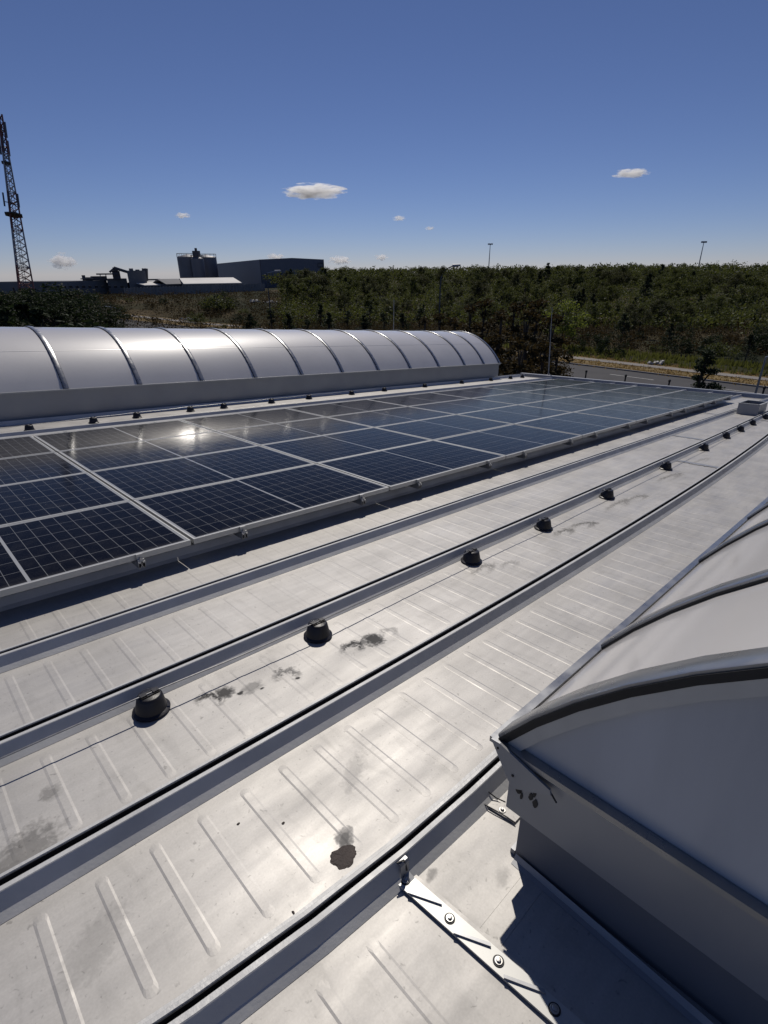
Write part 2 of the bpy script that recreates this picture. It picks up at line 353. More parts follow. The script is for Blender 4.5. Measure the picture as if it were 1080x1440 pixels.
for i in SEAMS:
    mb = MB(); xs = stations()
    if i == 3: xs = [x for x in xs if x < 1.2]+[1.2, 4, 8, 13]
    if i > 3: xs = [x for x in xs if x < .7]+[.805]
    lip = .011 if i <= 1 else (.005 if i == 2 else -.009)
    rows = [[(x, seam_y(i, x)+dy+(lip if dy > .03 else 0), z) for dy, z in PROF] for x in xs]
    rows_ = rows; mb.sweep(rows_)
    for rr in (rows[0], rows[-1]): mb.add(rr, [tuple(range(len(rr)))])
    o = part('standing_seam', mb, 'seam', building)
    mb = MB(); mb.sweep([[(x, seam_y(i, x)+.0422+lip, .0435), (x, seam_y(i, x)+.0410+lip, .0435), (x, seam_y(i, x)+.0400+lip, .0075), (x, seam_y(i, x)+.0155, .0075), (x, seam_y(i, x)+.0145, .052), (x, seam_y(i, x)+.0130, .052)] for x in xs]); part('seam_slot_shade', mb, 'slot', o)

def rib(mb, x, ya, yb, wd=.036, h=.0016, sl=.008, z=0.):
    """a shallow stiffening swage across a pan: two slopes, a flat top and rounded ends"""
    n = 5; out = []; inn = []
    r = wd/2; ri = r-sl; ef = .016
    for k in range(n+1):
        a = PI*k/n; out.append((x+r*math.cos(a), yb-r+r*math.sin(a))); inn.append((x+ri*math.cos(a), yb-r-ef+ri*math.sin(a)))
    for k in range(n+1):
        a = PI+PI*k/n; out.append((x+r*math.cos(a), ya+r+r*math.sin(a))); inn.append((x+ri*math.cos(a), ya+r+ef+ri*math.sin(a)))
    m = len(out)
    mb.add([(a, b_, z+.0002) for a, b_ in out]+[(a, b_, z+h) for a, b_ in inn], [(i, (i+1) % m, m+(i+1) % m, m+i) for i in range(m)]+[tuple(range(m, 2*m))])
JX = {0: 8.4, 1: 6.75, 2: 9.6, -1: 11.3, 3: 20}
for i in SEAMS[:-1]:           # pan i lies between seam i and seam i+1
    mb = MB(); xs = stations(.5)
    if i > 3: xs = [XA, .3, .80]
    mb.sweep([[(x, seam_y(i, x)-.02, 0), (x, seam_y(i+1, x)+.06, 0)] for x in xs])
    lim = XB-.4
    if i >= 3: lim = .62
    x = XA+.2
    pitch = .1466
    x = .0195-pitch*10
    while x < lim and -8 <= i <= 6:
        if not (-7 < i < -1 and x > 1.0):
            rib(mb, x, seam_y(i+1, x)+.115, seam_y(i, x)-.085, wd=.034 if i >= 2 else .036, h=(.0013 if i in (2, 3) else .0010), sl=.0060 if i >= 2 else .0075)
        x += pitch
    part('roof_sheet', mb, 'roof', building)
mb = MB(); mb.sweep([[(x, .665, .0009), (x, -4.2, .0009)] for x in (.79, 2.5, 6, XB)]); part('flat_sheet', mb, 'roof', building)
mb = MB(); mb.box((.80, .462, .0002), (1.06, .4635, .0024)); mb.box((.80, .40, .0002), (1.06, .4618, .0018)); part('sheet_lap', mb, 'roof', building)
# transverse sheet joints: an overlapping edge with a ragged bead of sealant
for i, jx in ((0, 8.4), (1, 6.75), (2, 9.6), (-1, 11.3), (0, 12.6), (1, 11.2)):
    mb = MB(); ya, yb = seam_y(i+1, jx)+.085, seam_y(i, jx)-.05; n = 26
    for k in range(n):
        pass
    bead = [(jx+random.uniform(-.018, .018), ya+(yb-ya)*k/n, random.uniform(.001, .016)) for k in range(n+1)]
    mb.sweep([[(x_-w2, y_, .0018), (x_, y_, .0045), (x_+w2, y_, .0018)] for x_, y_, w2 in bead])
    part('joint_sealant', mb, 'sealant', building)
    mb = MB(); mb.box((jx+.02, ya-.01, -.001), (jx+.09, yb+.01, .0016)); part('joint_lap', mb, 'flash', building)
# roof edge: upstand flashing, gutter beyond it
YB = seam_y(-11, 0)
mb = MB()
mb.sweep([[(XB-.14, y, .004), (XB-.05, y, .010), (XB-.03, y, .095), (XB+.09, y, .100), (XB+.095, y, -.25)] for y in (-4.5, 2, 6, YB)])
part('edge_flashing', mb, 'flash', building)
mb = MB(); mb.box((XB+.099, -4.5, -.16), (XB+.30, YB, -.10)); mb.box((XB+.28, -4.5, -.16), (XB+.30, YB, .02)); part('gutter', mb, 'flash', building)
# walls down to the ground (plumb, so built in world axes)
inv = MR.inverted()
cor = [MR @ Vector(q) for q in ((XA, -4.3, -.12), (XB-.02, -4.3, -.12), (XB-.02, YB-.1, -.12), (XA, YB-.1, -.12))]
wallo = None
for k in range(4):
    a, b_ = cor[k], cor[(k+1) % 4]; mb = MB()
    d = (b_-a); d.z = 0; nrm = Vector((d.y, -d.x, 0)).normalized()*.12
    vs = [Vector((a.x, a.y, -.2)), Vector((b_.x, b_.y, -.2)), b_.copy(), a.copy()]
    vs = vs+[v-nrm for v in vs]; mb.add([inv @ v for v in vs], [(0, 1, 2, 3), (7, 6, 5, 4), (0, 4, 5, 1), (1, 5, 6, 2), (2, 6, 7, 3), (3, 7, 4, 0)])
    part('wall', mb, 'wallp', building)

# flashing strip with bolts across the pan beside the near skylight
fs = thing('flashing_strip', 'bolted aluminium joint strip crossing the roof sheet in front of the near skylight', 'flashing strip', MR @ T((.785, 0, 0)))
mb = MB()
mb.prism([(-.034, .725), (.012, .725), (.060, .10), (.012, .10)], .0058, .0115)
part('strip', mb, 'frame', fs)
mb = MB(); mb.prism([(-.026, .715), (.026, .715), (.074, .10), (.02, .10)], .0012, .0054); part('underlay', mb, 'roof', fs)
bolts = [(-.008, .676), (.004, .527), (.015, .383), (.027, .240)]
for k, (bx_, by_) in enumerate(bolts):
    mb = MB(); mb.lathe([(.0105, .0135), (.0105, .0148), (.0095, .0155)], (bx_, by_, 0), 20); mb.lathe([(.0062, .0155), (.0062, .0190), (.0050, .0200), (.0020, .0203)], (bx_, by_, 0), 8)
    part('screw', mb, 'screw', fs); mb = MB(); mb.lathe([(.0140, .0116), (.0140, .0128), (.0130, .0134)], (bx_, by_, 0), 20); part('rubber_washer', mb, 'gasket', fs)
for k in range(4):             # Z-shaped folds between the bolts, darker metal painting their shadows
    y0 = bolts[k][1]-.03; x0 = bolts[k][0]; mb = MB()
    mb.prism([(x0-.022, y0), (x0-.016, y0+.004), (x0+.028, y0-.078), (x0+.022, y0-.084)], .0117, .0170)
    part('fold', mb, 'flash', fs)
mb = MB(); mb.sweep([[(x, .702, .0625), (x, .692, .0625), (x, .688, .055), (x, .684, .016), (x, .655, .010)] for x in (-.016, .016)])
part('end_clip', mb, 'flash', fs)
mb = MB(); mb.tube([(-.02, .700, .066), (0, .692, .067), (.005, .690, .05), (.006, .684, .03)], .0028, 6); part('sealant_bead', mb, 'gasket', fs)

# small bracket by the kerb corner
br = thing('roof_bracket', 'small screwed bracket tucked between the seam and the near skylight corner', 'bracket', MR @ T((1.165, .628, 0)))
mb = MB(); mb.prism([(-.022, .045), (.020, .045), (.032, -.06), (-.006, -.06)], .004, .008); part('plate', mb, 'roof', br)
mb = MB(); mb.lathe([(.0115, .0082), (.0115, .0096), (.0105, .0104)], (.004, -.008, 0), 20); mb.lathe([(.0062, .0104), (.0062, .0146), (.004, .0158)], (.004, -.008, 0), 8); part('screw', mb, 'screw', br)
mb = MB(); mb.tube([(-.024, .046, .012), (-.018, .01, .013), (-.010, -.03, .012), (-.006, -.062, .010)], .0022, 6); mb.tube([(.018, .10, .05), (.012, .06, .03), (.022, .03, .016), (.034, 0, .012)], .0022, 6); part('sealant_bead', mb, 'gasket', br)

# ------------------------------------------------------------------ barrel skylights
def arc(cy, cz, R, hw, n=26):
    a0 = math.acos(hw/R); return [(cy+R*math.cos(a), cz+R*math.sin(a)) for a in [a0+(PI-2*a0)*k/n for k in range(n+1)]]
def skylight(name, label, cy, cz, R, hw, zk, x0, bars, x1, near):
    t = thing(name, label, 'skylight', MR @ T((x0, cy, 0)))
    X = lambda v: v-x0
    # glazing sheets between bars
    A = arc(0, cz, R, hw)
    bars_ = bars
    for a, b_ in zip(bars_[:-1], bars_[1:]):
        mb = MB(); A1 = arc(0, cz, R-.004, hw)
        mb.sweep([[(X(a)+.02, y, z) for y, z in A], [(X(b_)-.02, y, z) for y, z in A]])
        B = arc(0, cz, R-.014, hw)
        mb.sweep([[(X(a)+.02, y, z) for y, z in B], [(X(b_)-.02, y, z) for y, z in B]])
        part('glazing_sheet', mb, 'poly', t, smooth=60)
    for k, (a, b_) in enumerate(zip(bars_[:-1], bars_[1:])):      # sheet edge strip, painted pale as a sun glint
        ja = math.atan2(math.sqrt(R*R-1.21), -1.10); mb = MB()
        mb.sweep([[(xx, (R+q)*math.cos(ja+e), cz+(R+q)*math.sin(ja+e)) for e, q in ((-.0020, .0004), (-.0016, .0022), (.0016, .0022), (.0020, .0004))] for xx in (X(a)+.035, X(b_)-.035)])
        part('sheet_joint_glint', mb, 'glintstrip', t)
    for k, bx in enumerate(bars_):
        end = (k in (0, len(bars_)-1)); wd = .034
        xa, xb = X(bx)-wd, X(bx)+wd
        if k == 0: xa, xb = X(bx)-.012, X(bx)+.066
        if k == len(bars_)-1: xa, xb = X(bx)-.06, X(bx)+.01
        O = arc(0, cz, R+.016, hw+.012); I = arc(0, cz, R+.002, hw+.004)
        mb = MB()
        mb.sweep([[(xa, oy, oz), (xa+.004, oy*1.001, oz+.002), (xb-.004, oy*1.001, oz+.002), (xb, oy, oz), (xb, iy, iz), (xa, iy, iz)] for (oy, oz), (iy, iz) in zip(O, I)], closed=True)
        br_ = part('glazing_bar', mb, 'alu', t, smooth=50)
        if near or k % 1 == 0:
            G = arc(0, cz, R+.009, hw+.008); H = arc(0, cz, R+.0015, hw+.002)
            mb = MB(); mb.sweep([[(xa-.005, oy, oz), (xa+.003, oy, oz), (xa+.003, iy, iz), (xa-.005, iy, iz)] for (oy, oz), (iy, iz) in zip(G, H)], closed=True)
            mb.sweep([[(xb-.003, oy, oz), (xb+.005, oy, oz), (xb+.005, iy, iz), (xb-.003, iy, iz)] for (oy, oz), (iy, iz) in zip(G, H)], closed=True)
            part('bar_gasket', mb, 'gasket', br_)
    # end frame and end sheets
    for (ex, sg) in ((X(bars_[0]), 1), (X(bars_[-1]), -1)):
        O = arc(0, cz, R+.001, hw+.002); I = arc(0, cz, R-.012, hw-.007)
        mb = MB(); xa, xb = (ex-.012*sg, ex+.002*sg)
        mb.sweep([[(xa, oy, oz), (xb, oy, oz), (xb, iy, iz), (xa, iy, iz)] for (oy, oz), (iy, iz) in zip(O, I)], closed=True); part('arch_gasket', mb, 'gasket', t)
        O = arc(0, cz, R-.0125, hw-.007); I = arc(0, cz, R-.045, hw-.028)
        mb = MB(); xa, xb = (ex-.010*sg, ex+.010*sg)
        mb.sweep([[(xa, oy, oz), (xb, oy, oz), (xb, iy, iz), (xa, iy, iz)] for (oy, oz), (iy, iz) in zip(O, I)], closed=True); part('arch_frame', mb, 'frame', t)
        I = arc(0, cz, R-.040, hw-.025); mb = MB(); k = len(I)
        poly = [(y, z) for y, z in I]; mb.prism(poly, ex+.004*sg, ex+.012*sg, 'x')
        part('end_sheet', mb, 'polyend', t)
        if near and sg == 1:
            for yy in (.45, -.15, -.75):       # sheet joint profiles of the end wall
                mb = MB(); zt = cz+math.sqrt((R-.055)**2-yy*yy); mb.box((ex+.0005, yy-.006, zk+.01), (ex+.0035, yy+.006, zt)); part('end_joint', mb, 'polyend', t)
    # kerb: upper band, wall and foot flashing on all four sides
    Y0, Y1 = -hw-.004, hw+.004; xa, xb = X(bars_[0])-.002, X(bars_[-1])+.01
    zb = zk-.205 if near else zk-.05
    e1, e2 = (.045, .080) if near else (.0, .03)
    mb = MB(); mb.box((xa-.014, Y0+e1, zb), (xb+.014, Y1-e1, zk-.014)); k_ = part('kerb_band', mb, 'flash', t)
    mb = MB(); mb.box((xa+.012, Y0+e2, -.05), (xb-.012, Y1-e2, zb-.0005)); part('kerb_wall', mb, 'kerbshade' if near else 'flash', t)
    mb = MB()
    for ya, yb in ((Y0-.026, Y0-.001), (Y1+.001, Y1+.026)): mb.box((xa-.022, ya, zk-.0135), (xb+.022, yb, zk+.004))
    mb.box((xa-.026, Y0-.001, zk-.0135), (xa+.004, Y1+.001, zk+.003)); mb.box((xb-.004, Y0-.001, zk-.0135), (xb+.026, Y1+.001, zk+.003))
    part('eaves_profile', mb, 'alu' if near else 'frame', t)
    mb = MB()
    if near:   # foot flashing curving away from the kerb
        pts = [(.92+0*.1, 0)]
        mb.sweep([[(xa-.012-d, y, .022), (xa-.020-d, y, .006), (xa-.034-d, y, .0022)] for y, d in ((Y0, -.01), (0, .03), (Y1*.5, .015), (Y1-.3, -.01), (Y1-.085, -.018))])
    mb.box((xa+.012, Y0+e2-.016, .0012), (xb-.012, Y0+e2-.002, .02)); mb.box((xa+.012, Y1-e2+.002, .0012), (xb-.012, Y1-e2+.016, .02))
    part('foot_flashing', mb, 'flash', t)
    return t, X, zk
R0, CZ = 2.0, -.745
HW = 1.645
zk_near = CZ+math.sqrt(R0*R0-HW*HW)
nearbars = [1.06, 1.72, 2.80]+[3.72+1.05*k for k in range(9)]
near, NXf, zk = skylight('barrel_skylight', 'near barrel skylight cropped at the right edge, its bluish shaded end facing the viewer', .585-HW, CZ+.0, R0, HW, zk_near, 1.06, nearbars, nearbars[-1], True)
# corner gusset of the near skylight
mb = MB(); mb.prism([(HW+.018, zk+.010), (HW-.010, zk+.012), (HW-.165, zk-.030), (HW-.17, zk-.045), (HW-.075, zk-.098), (HW-.048, zk-.088)], -.037, -.0300, 'x')
g = part('corner_gusset', mb, 'flash', near)
mb = MB()
for (yy, zz, rr) in ((HW-.006, zk-.006, .0035), (HW-.060, zk-.062, .004)): mb.tube([(-.0372, yy, zz), (-.0388, yy, zz)], rr, 12)
part('rivet', mb, 'gasket', g)
mb = MB()
for (yy, zz, ww, hh) in ((HW-.078, zk-.108, .006, .018), (HW-.072, zk-.120, .008, .012), (HW-.083, zk-.132, .004, .016), (HW-.118, zk-.088, .005, .02), (HW-.110, zk-.112, .008, .012), (HW-.125, zk-.125, .008, .018)):
    pts = [(yy+ww*math.cos(2*PI*k/9)*random.uniform(.7, 1.2), zz+hh*math.sin(2*PI*k/9)*random.uniform(.7, 1.2)) for k in range(9)]
    mb.prism(pts, -.0176, -.0164-random.uniform(0, .0003), 'x')
part('sealant_smear', mb, 'gasket', near)
mb = MB(); mb.tube([(-.03, HW-.158, zk-.034), (-.031, HW-.185, zk-.060)], .0025, 6); part('gusset_tail', mb, 'gasket', near)

farbars = [-.95, .08, 1.13]+[2.19+1.094*k for k in range(10)]+[12.93, 13.72]
far, FXf, _ = skylight('barrel_skylight', 'long glowing barrel skylight beyond the solar array', 9.20+HW, CZ+.045, R0, HW, zk_near+.045, -.95, farbars, 13.72, False)

# ------------------------------------------------------------------ solar array
C0, PX, PYp, HA = 1.275, 1.762, 1.046, .158
Y0A = 3.032
def make_panel(mtx, label):
    t = thing('solar_panel', label, 'solar panel', mtx, 'solar panels of the roof array')
    mb = MB(); fwid = .011
    mb.box((0, 0, -.035), (PW, fwid, 0)); mb.box((0, PH-fwid, -.035), (PW, PH, 0))
    mb.box((0, fwid+.0001, -.035), (fwid, PH-fwid-.0001, 0)); mb.box((PW-fwid, fwid+.0001, -.035), (PW, PH-fwid-.0001, 0))
    part('frame', mb, 'frame', t)
    mb = MB(); mb.box((fwid+.0002, fwid+.0002, -.008), (PW-fwid-.0002, PH-fwid-.0002, -.0015)); part('glass', mb, 'pv', t)
    mb = MB(); mb.box((PW/2-.05, PH/2-.05, -.026), (PW/2+.05, PH/2+.05, -.0085)); part('junction_box', mb, 'gasket', t)
    return t
ROWN = ['front', 'second', 'third', 'back']
p0 = None
for c in range(-2, 7):
    for r in range(4):
        m_ = MR @ T((C0+c*PX+.010+random.uniform(-.001, .001), Y0A+r*PYp+random.uniform(-.001, .001), HA+random.uniform(-.0008, .0008))) @ Matrix.Rotation(random.uniform(-.002, .002), 4, 'X')
        if c == -2: continue
        lb = 'solar panel in the %s row of the array, %s column from the left' % (ROWN[r], ['first', 'second', 'third', 'fourth', 'fifth', 'sixth', 'seventh', 'eighth'][c+1])
        if p0 is None: p0 = make_panel(m_, lb)
        else: dup(p0, m_, lb)
# rails with the X-shaped hollow section, a clamp at each end
def make_rail(mtx, label):
    t = thing('mounting_rail', label, 'rail', mtx, 'rails under the solar array')
    L_ = 4*PYp+.07; mb = MB(); h = .040; q = .020; w_ = .0022
    z0 = -.035-.0445
    for a in ((-q, 0, -q+w_, h), (q-w_, 0, q, h)): mb.box((a[0], 0, z0+a[1]), (a[2], L_, z0+a[3]))
    for xa, xb in ((-q+w_, -q+.012), (q-.012, q-w_)): mb.box((xa, 0, z0), (xb, L_, z0+w_)); mb.box((xa, 0, z0+h-w_), (xb, L_, z0+h))
    for s_ in (1, -1):
        mb.prism([(s_*-.012, z0+w_), (s_*-.009, z0+w_), (s_*.003, z0+h/2), (s_*-.009, z0+h-w_), (s_*-.012, z0+h-w_), (s_*-.001, z0+h/2)], 0, L_, 'y')
    part('rail_profile', mb, 'alu', t)
    for yy, sg in ((.0, 1), (L_, -1)):
        mb = MB(); F_ = lambda y: yy+sg*y
        def bx(a, b_): mb.box((a[0], min(F_(a[1]), F_(b_[1])), a[2]), (b_[0], max(F_(a[1]), F_(b_[1])), b_[2]))
        bx((-.019, .006, -.030), (.019, .024, -.026)); bx((-.019, .020, -.026), (.019, .0245, .003)); bx((-.019, .0246, .0005), (.019, .036, .0032))
        bx((-.019, .004, -.040), (.019, .010, -.0305)); bx((-.020, -.004, -.046), (-.004, .006, -.036)); bx((.006, -.004, -.046), (.020, .006, -.036))
        part('end_clamp', mb, 'frame', t)
        mb = MB(); mb.lathe([(.007, -.026), (.007, -.018), (.005, -.016)], (0, F_(.012), 0), 10); part('clamp_bolt', mb, 'screw', t)
    for k in range(7):       # seam clamps carrying the rail
        mb = MB(); ys = 3.175+.607*k-(Y0A-.035)+.0; 
        mb.box((-.03, ys-.025, -.098), (.03, ys+.035, z0-.0004)); part('seam_clamp', mb, 'frame', t)
    return t
r0_ = None; n = 0
for c in range(-1, 7):
    for off in (.35, 1.43):
        x = C0+c*PX+off; m_ = MR @ T((x, Y0A-.035, HA))
        lb = 'aluminium mounting rail under the solar array, %s rail end from the left' % ORD[n].replace('nearest', 'first'); n += 1
        if r0_ is None: r0_ = make_rail(m_, lb)
        else: dup(r0_, m_, lb)

# ------------------------------------------------------------------ lightning conductor: cone holders and wire
def make_cone(mtx, label, group):
    t = thing('conductor_holder', label, 'wire holder', mtx, group)
    mb = MB(); mb.lathe([(.064, .0008), (.070, .003), (.071, .010), (.066, .013), (.060, .016), (.048, .070), (.044, .076), (.040, .0785)], (0, 0, 0), 36); part('base', mb, 'cone', t, smooth=35)
    mb = MB(); mb.box((-.036, -.011, .0775), (-.012, .011, .0885)); mb.box((.012, -.011, .0775), (.036, .011, .0885)); mb.box((-.036, -.015, .0775), (.036, -.0085, .0835)); mb.box((-.036, .0085, .0775), (.036, .015, .0835))
    part('clip', mb, 'cone', t)
    return t
NC = [(.535, 1.845), (1.345, 1.822), (2.63, 1.845), (3.54, 1.838), (4.70, 1.855), (6.25, 1.875), (7.71, 1.91), (8.88, 1.955), (9.70, 1.965), (10.55, 1.99), (11.5, 2.0)]
FC = [(1.476, 8.433), (2.319, 8.56), (2.97, 8.63), (3.888, 8.72), (4.505, 8.72), (5.517, 8.76), (6.435, 8.81), (7.604, 8.84), (8.636, 8.88), (10.065, 8.90), (11.555, 8.96), (12.894, 8.98), (13.9, 8.97), (14.55, 8.93)]
c0 = None
WZ = .083
for k, (x, y) in enumerate(NC):
    m_ = MR @ T((x, y, 0)) @ Matrix.Rotation(random.uniform(-.12, .12), 4, 'Z')
    lb = 'black plastic wire holder cone in front of the solar array, %s from the viewer' % ORD[k]
    if c0 is None: c0 = make_cone(m_, lb, 'black cones carrying the wire in front of the array')
    else: dup(c0, m_, lb)
FC = [(x, min(y, 8.90)) for x, y in FC]
for k, (x, y) in enumerate(FC):
    dup(c0, MR @ T((x, y, 0)) @ Matrix.Rotation(random.uniform(-.12, .12)+.05, 4, 'Z'), 'black plastic wire holder cone beside the far skylight, %s from the left' % ORD[k].replace('nearest', 'first'), 'black cones carrying the wire beside the far skylight')
def wire(pts, label):
    P = []
    for (a, b_) in zip(pts[:-1], pts[1:]):
        for k in range(6):
            f_ = k/6; P.append((a[0]+(b_[0]-a[0])*f_, a[1]+(b_[1]-a[1])*f_, WZ-.016*math.sin(PI*f_)**2*min(1, (b_[0]-a[0])/2)))
    P.append((*pts[-1], WZ)); mb = MB(); mb.tube(P, .0032, 8)
    single('conductor_wire', mb, 'wire', label, 'wire', MR, smooth=40)
wire([(-1.5, 1.90)]+[(x, y) for x, y in NC]+[(14.2, 2.08)], 'thin metal wire held by the black cones in front of the solar array')
wire([(-1.5, 8.25), (.3, 8.33)]+FC, 'thin metal lightning wire running along the foot of the far skylight')

# vent box at the far end of the roof
vb = thing('vent_box', 'small open topped metal box standing at the far end of the roof near the road', 'vent box', MR @ T((11.78, 2.17, 0)))
mb = MB(); lx, ly, hz, th = .62, .34, .20, .012
mb.box((0, 0, .0015), (th, ly, hz)); mb.box((lx-th, 0, .0015), (lx, ly, hz)); mb.box((th+.0003, 0, .0015), (lx-th-.0003, th, hz)); mb.box((th+.0003, ly-th, .0015), (lx-th-.0003, ly, hz)); part('casing', mb, 'flash', vb)
mb = MB(); mb.box((th+.001, th+.001, .002), (lx-th-.001, ly-th-.001, hz-.05)); part('inner_tray', mb, 'dark', vb)
mb = MB(); mb.box((-.012, -.012, hz+.0003), (.02, ly+.012, hz+.008)); mb.box((lx-.02, -.012, hz+.0003), (lx+.012, ly+.012, hz+.008)); mb.box((.0203, -.012, hz+.0003), (lx-.0203, .016, hz+.008)); mb.box((.0203, ly-.016, hz+.0003), (lx-.0203, ly+.012, hz+.008)); part('rim', mb, 'frame', vb)
# black gutter outlet behind it
go = thing('roof_outlet', 'black roof outlet trough at the roof end to the right of the metal box', 'roof outlet', MR @ T((13.6, 1.15, 0)))
mb = MB(); mb.box((0, 0, .0015), (.9, .52, .10)); part('trough', mb, 'gasket', go); mb = MB(); mb.box((-.04, -.03, .101), (.0, .55, .112)); part('lip', mb, 'flash', go)

# brown dirt splat and small dirt lumps on the nearest sheet
def splat(mb, n, rx, ry, h):
    out = []; inn = []
    for k in range(n):
        a = 2*PI*k/n; q = 1+.10*math.sin(3*a+1)+.06*math.sin(7*a)+random.uniform(-.04, .04); out.append((rx*q*math.cos(a), ry*q*math.sin(a), .0009)); inn.append((rx*q*.86*math.cos(a), ry*q*.86*math.sin(a), h*random.uniform(.7, 1.2)))
    mb.add(out+inn+[(0, 0, h)], [(i, (i+1) % n, n+(i+1) % n, n+i) for i in range(n)]+[(n+i, n+(i+1) % n, 2*n) for i in range(n)])
mb = MB(); splat(mb, 48, .041, .033, .0022); single('dirt_patch', mb, 'dirt', 'round dark brown dirt patch on the nearest sheet close to the seam', 'dirt patch', MR @ T((.702, .853, .0)))
for (x, y, a, b_, lb) in ((.531, 1.158, .0055, .0035, 'small dark dirt speck left of its twin on the nearest sheet'), (.634, 1.065, .0055, .0042, 'small dark dirt speck right of its twin on the nearest sheet'),
                         (.505, .825, .003, .006, 'tiny dark crumb beside the seam below the brown dirt patch')):
    mb = MB(); splat(mb, 12, a, b_, .0022); single('dirt_speck', mb, 'dirt', lb, 'dirt speck', MR @ T((x, y, .0)))

# ------------------------------------------------------------------ helpers for the land beyond
def ray(px, py): return ROT @ (fw+(px-540)/FPX*rt+(720-py)/FPX*up)
def at(px, py, D):              # point on the line of sight at horizontal distance D
    d = ray(px, py); t = D/math.hypot(d.x, d.y); return Vector((d.x*t, d.y*t, CAM_Z+d.z*t))
def sstep(a, b_, v): v = min(1, max(0, (v-a)/(b_-a))); return v*v*(3-2*v)
def gz(x, y):
    D = math.hypot(x, y); th = math.degrees(math.atan2(x, y))      # th<0 to the left
    left = 4.0*sstep(95, 150, D); right = 4.3*sstep(92, 205, D)+2.0*sstep(200, 300, D)
    w_ = sstep(-14, -4, th); z = left*(1-w_)+right*w_
    z += .5*math.sin(x*.07+1)*math.cos(y*.05)*sstep(75, 110, D)
    if D > 280: z -= (D-280)*(.045*(1-sstep(-12, -4, th)) + .004)
    return z
# ground sheet reaching the horizon
mb = MB(); rad = [0, 6, 12, 20, 28, 36, 44, 52, 60, 66, 72, 78, 84, 90, 96, 104, 112, 120, 130, 140, 150, 162, 175, 190, 205, 225, 250, 280, 320, 380, 480, 700, 1200, 2500, 6000, 12000]
NA = 120; vs = []; fsx = []
for rr_ in rad:
    for k in range(NA):
        a = 2*PI*k/NA; x, y = rr_*math.sin(a), rr_*math.cos(a); vs.append((x, y, gz(x, y)))
for i in range(len(rad)-1):
    for k in range(NA): fsx.append((i*NA+k, (i+1)*NA+k, (i+1)*NA+(k+1) % NA, i*NA+(k+1) % NA))
mb.add(vs, fsx); struct('ground', mb, 'ground', smooth=60)
# road, path, kerbs, markings along one line
RL = [(62, 8), (50, 21), (40, 32.5), (30.0, 43.9), (25.0, 49.4), (20, 55.0), (10, 66), (0, 76.5), (-12, 87), (-26, 95.5), (-45, 103), (-75, 111), (-120, 118)]
def offs(L_, d):
    out = []
    for i, (x, y) in enumerate(L_):
        a = L_[max(0, i-1)]; b_ = L_[min(len(L_)-1, i+1)]; tx, ty = b_[0]-a[0], b_[1]-a[1]; n_ = math.hypot(tx, ty); out.append((x+ty/n_*d, y-tx/n_*d))
    return out
def dens(L_, step=2.):
    out = []
    for a, b_ in zip(L_[:-1], L_[1:]):
        n_ = max(1, int(math.dist(a, b_)/step)); out += [(a[0]+(b_[0]-a[0])*k/n_, a[1]+(b_[1]-a[1])*k/n_) for k in range(n_)]
    return out+[L_[-1]]
RD = dens(RL)
def strip(name, d0, d1, z, m, kind='structure', zf=None):
    mb = MB(); A = offs(RD, d0); B = offs(RD, d1)
    mb.sweep([[(a[0], a[1], max(gz(*a), 0)+z), (b_[0], b_[1], max(gz(*b_), 0)+z)] for a, b_ in zip(A, B)]); return struct(name, mb, m)
strip('verge', 3.9, 9.8, .030, 'dryverge'); strip('road', -3.9, 3.7, .045, 'asphalt'); strip('path', 7.4, 8.9, .075, 'path')
mb = MB(); A = offs(RD, 3.7); B = offs(RD, 3.88); mb.sweep([[(a[0], a[1], gz(*a)+.04), (a[0], a[1], gz(*a)+.17), (b_[0], b_[1], gz(*b_)+.17), (b_[0], b_[1], gz(*b_)+.03)] for a, b_ in zip(A, B)]); struct('kerb', mb, 'kerb')
mb = MB(); DL = offs(dens(RL, 1.), .75)
for k in range(0, len(DL)-6, 9):
    seg = DL[k:k+5]; 
    for a, b_ in zip(seg[:-1], seg[1:]):
        dx, dy = b_[0]-a[0], b_[1]-a[1]; n_ = math.hypot(dx, dy); ox, oy = dy/n_*.07, -dx/n_*.07
        mb.add([(a[0]-ox, a[1]-oy, gz(*a)+.050), (b_[0]-ox, b_[1]-oy, gz(*b_)+.050), (b_[0]+ox, b_[1]+oy, gz(*b_)+.050), (a[0]+ox, a[1]+oy, gz(*a)+.050)], [(0, 3, 2, 1)])
struct('lane_marking', mb, 'paint')

# grass: tufts of blades, green and dry
def grass(name, m, spots, hh):
    mb = MB()
    for (x, y) in spots:
        z = gz(x, y)
        for _ in range(3):
            a = random.uniform(0, PI*2); w_ = random.uniform(.05, .14); h = hh*random.uniform(.5, 1.3); ox, oy = random.uniform(-.25, .25), random.uniform(-.25, .25)
            c_, s_ = math.cos(a)*w_, math.sin(a)*w_; lx_, ly_ = random.uniform(-.1, .1), random.uniform(-.1, .1)
            mb.add([(x+ox-c_, y+oy-s_, z), (x+ox+c_, y+oy+s_, z), (x+ox+lx_+c_*.3, y+oy+ly_+s_*.3, z+h)], [(0, 1, 2)])
    o = struct(name, mb, m, kind='stuff'); o['label'] = name.replace('_', ' ')+' on the roadside verge'; o['category'] = 'grass'; return o
RDf = [p for p in dens(RL[:8], .5)]
sp = []
for d0, d1, n_ in ((4.0, 7.3, 15), (9.0, 11., 6)):
    for _ in range(n_):
        for (x, y) in offs(RDf, random.uniform(d0, d1)): sp.append((x+random.uniform(-.5, .5), y+random.uniform(-.5, .5)))
grass('dry_grass', 'drygrass', sp, .17)
sp = []
for _ in range(16):
    for (x, y) in offs(RDf, random.uniform(9.3, 17)): sp.append((x+random.uniform(-.6, .6), y+random.uniform(-.6, .6)))
grass('green_grass', 'greengrass', sp, .5)

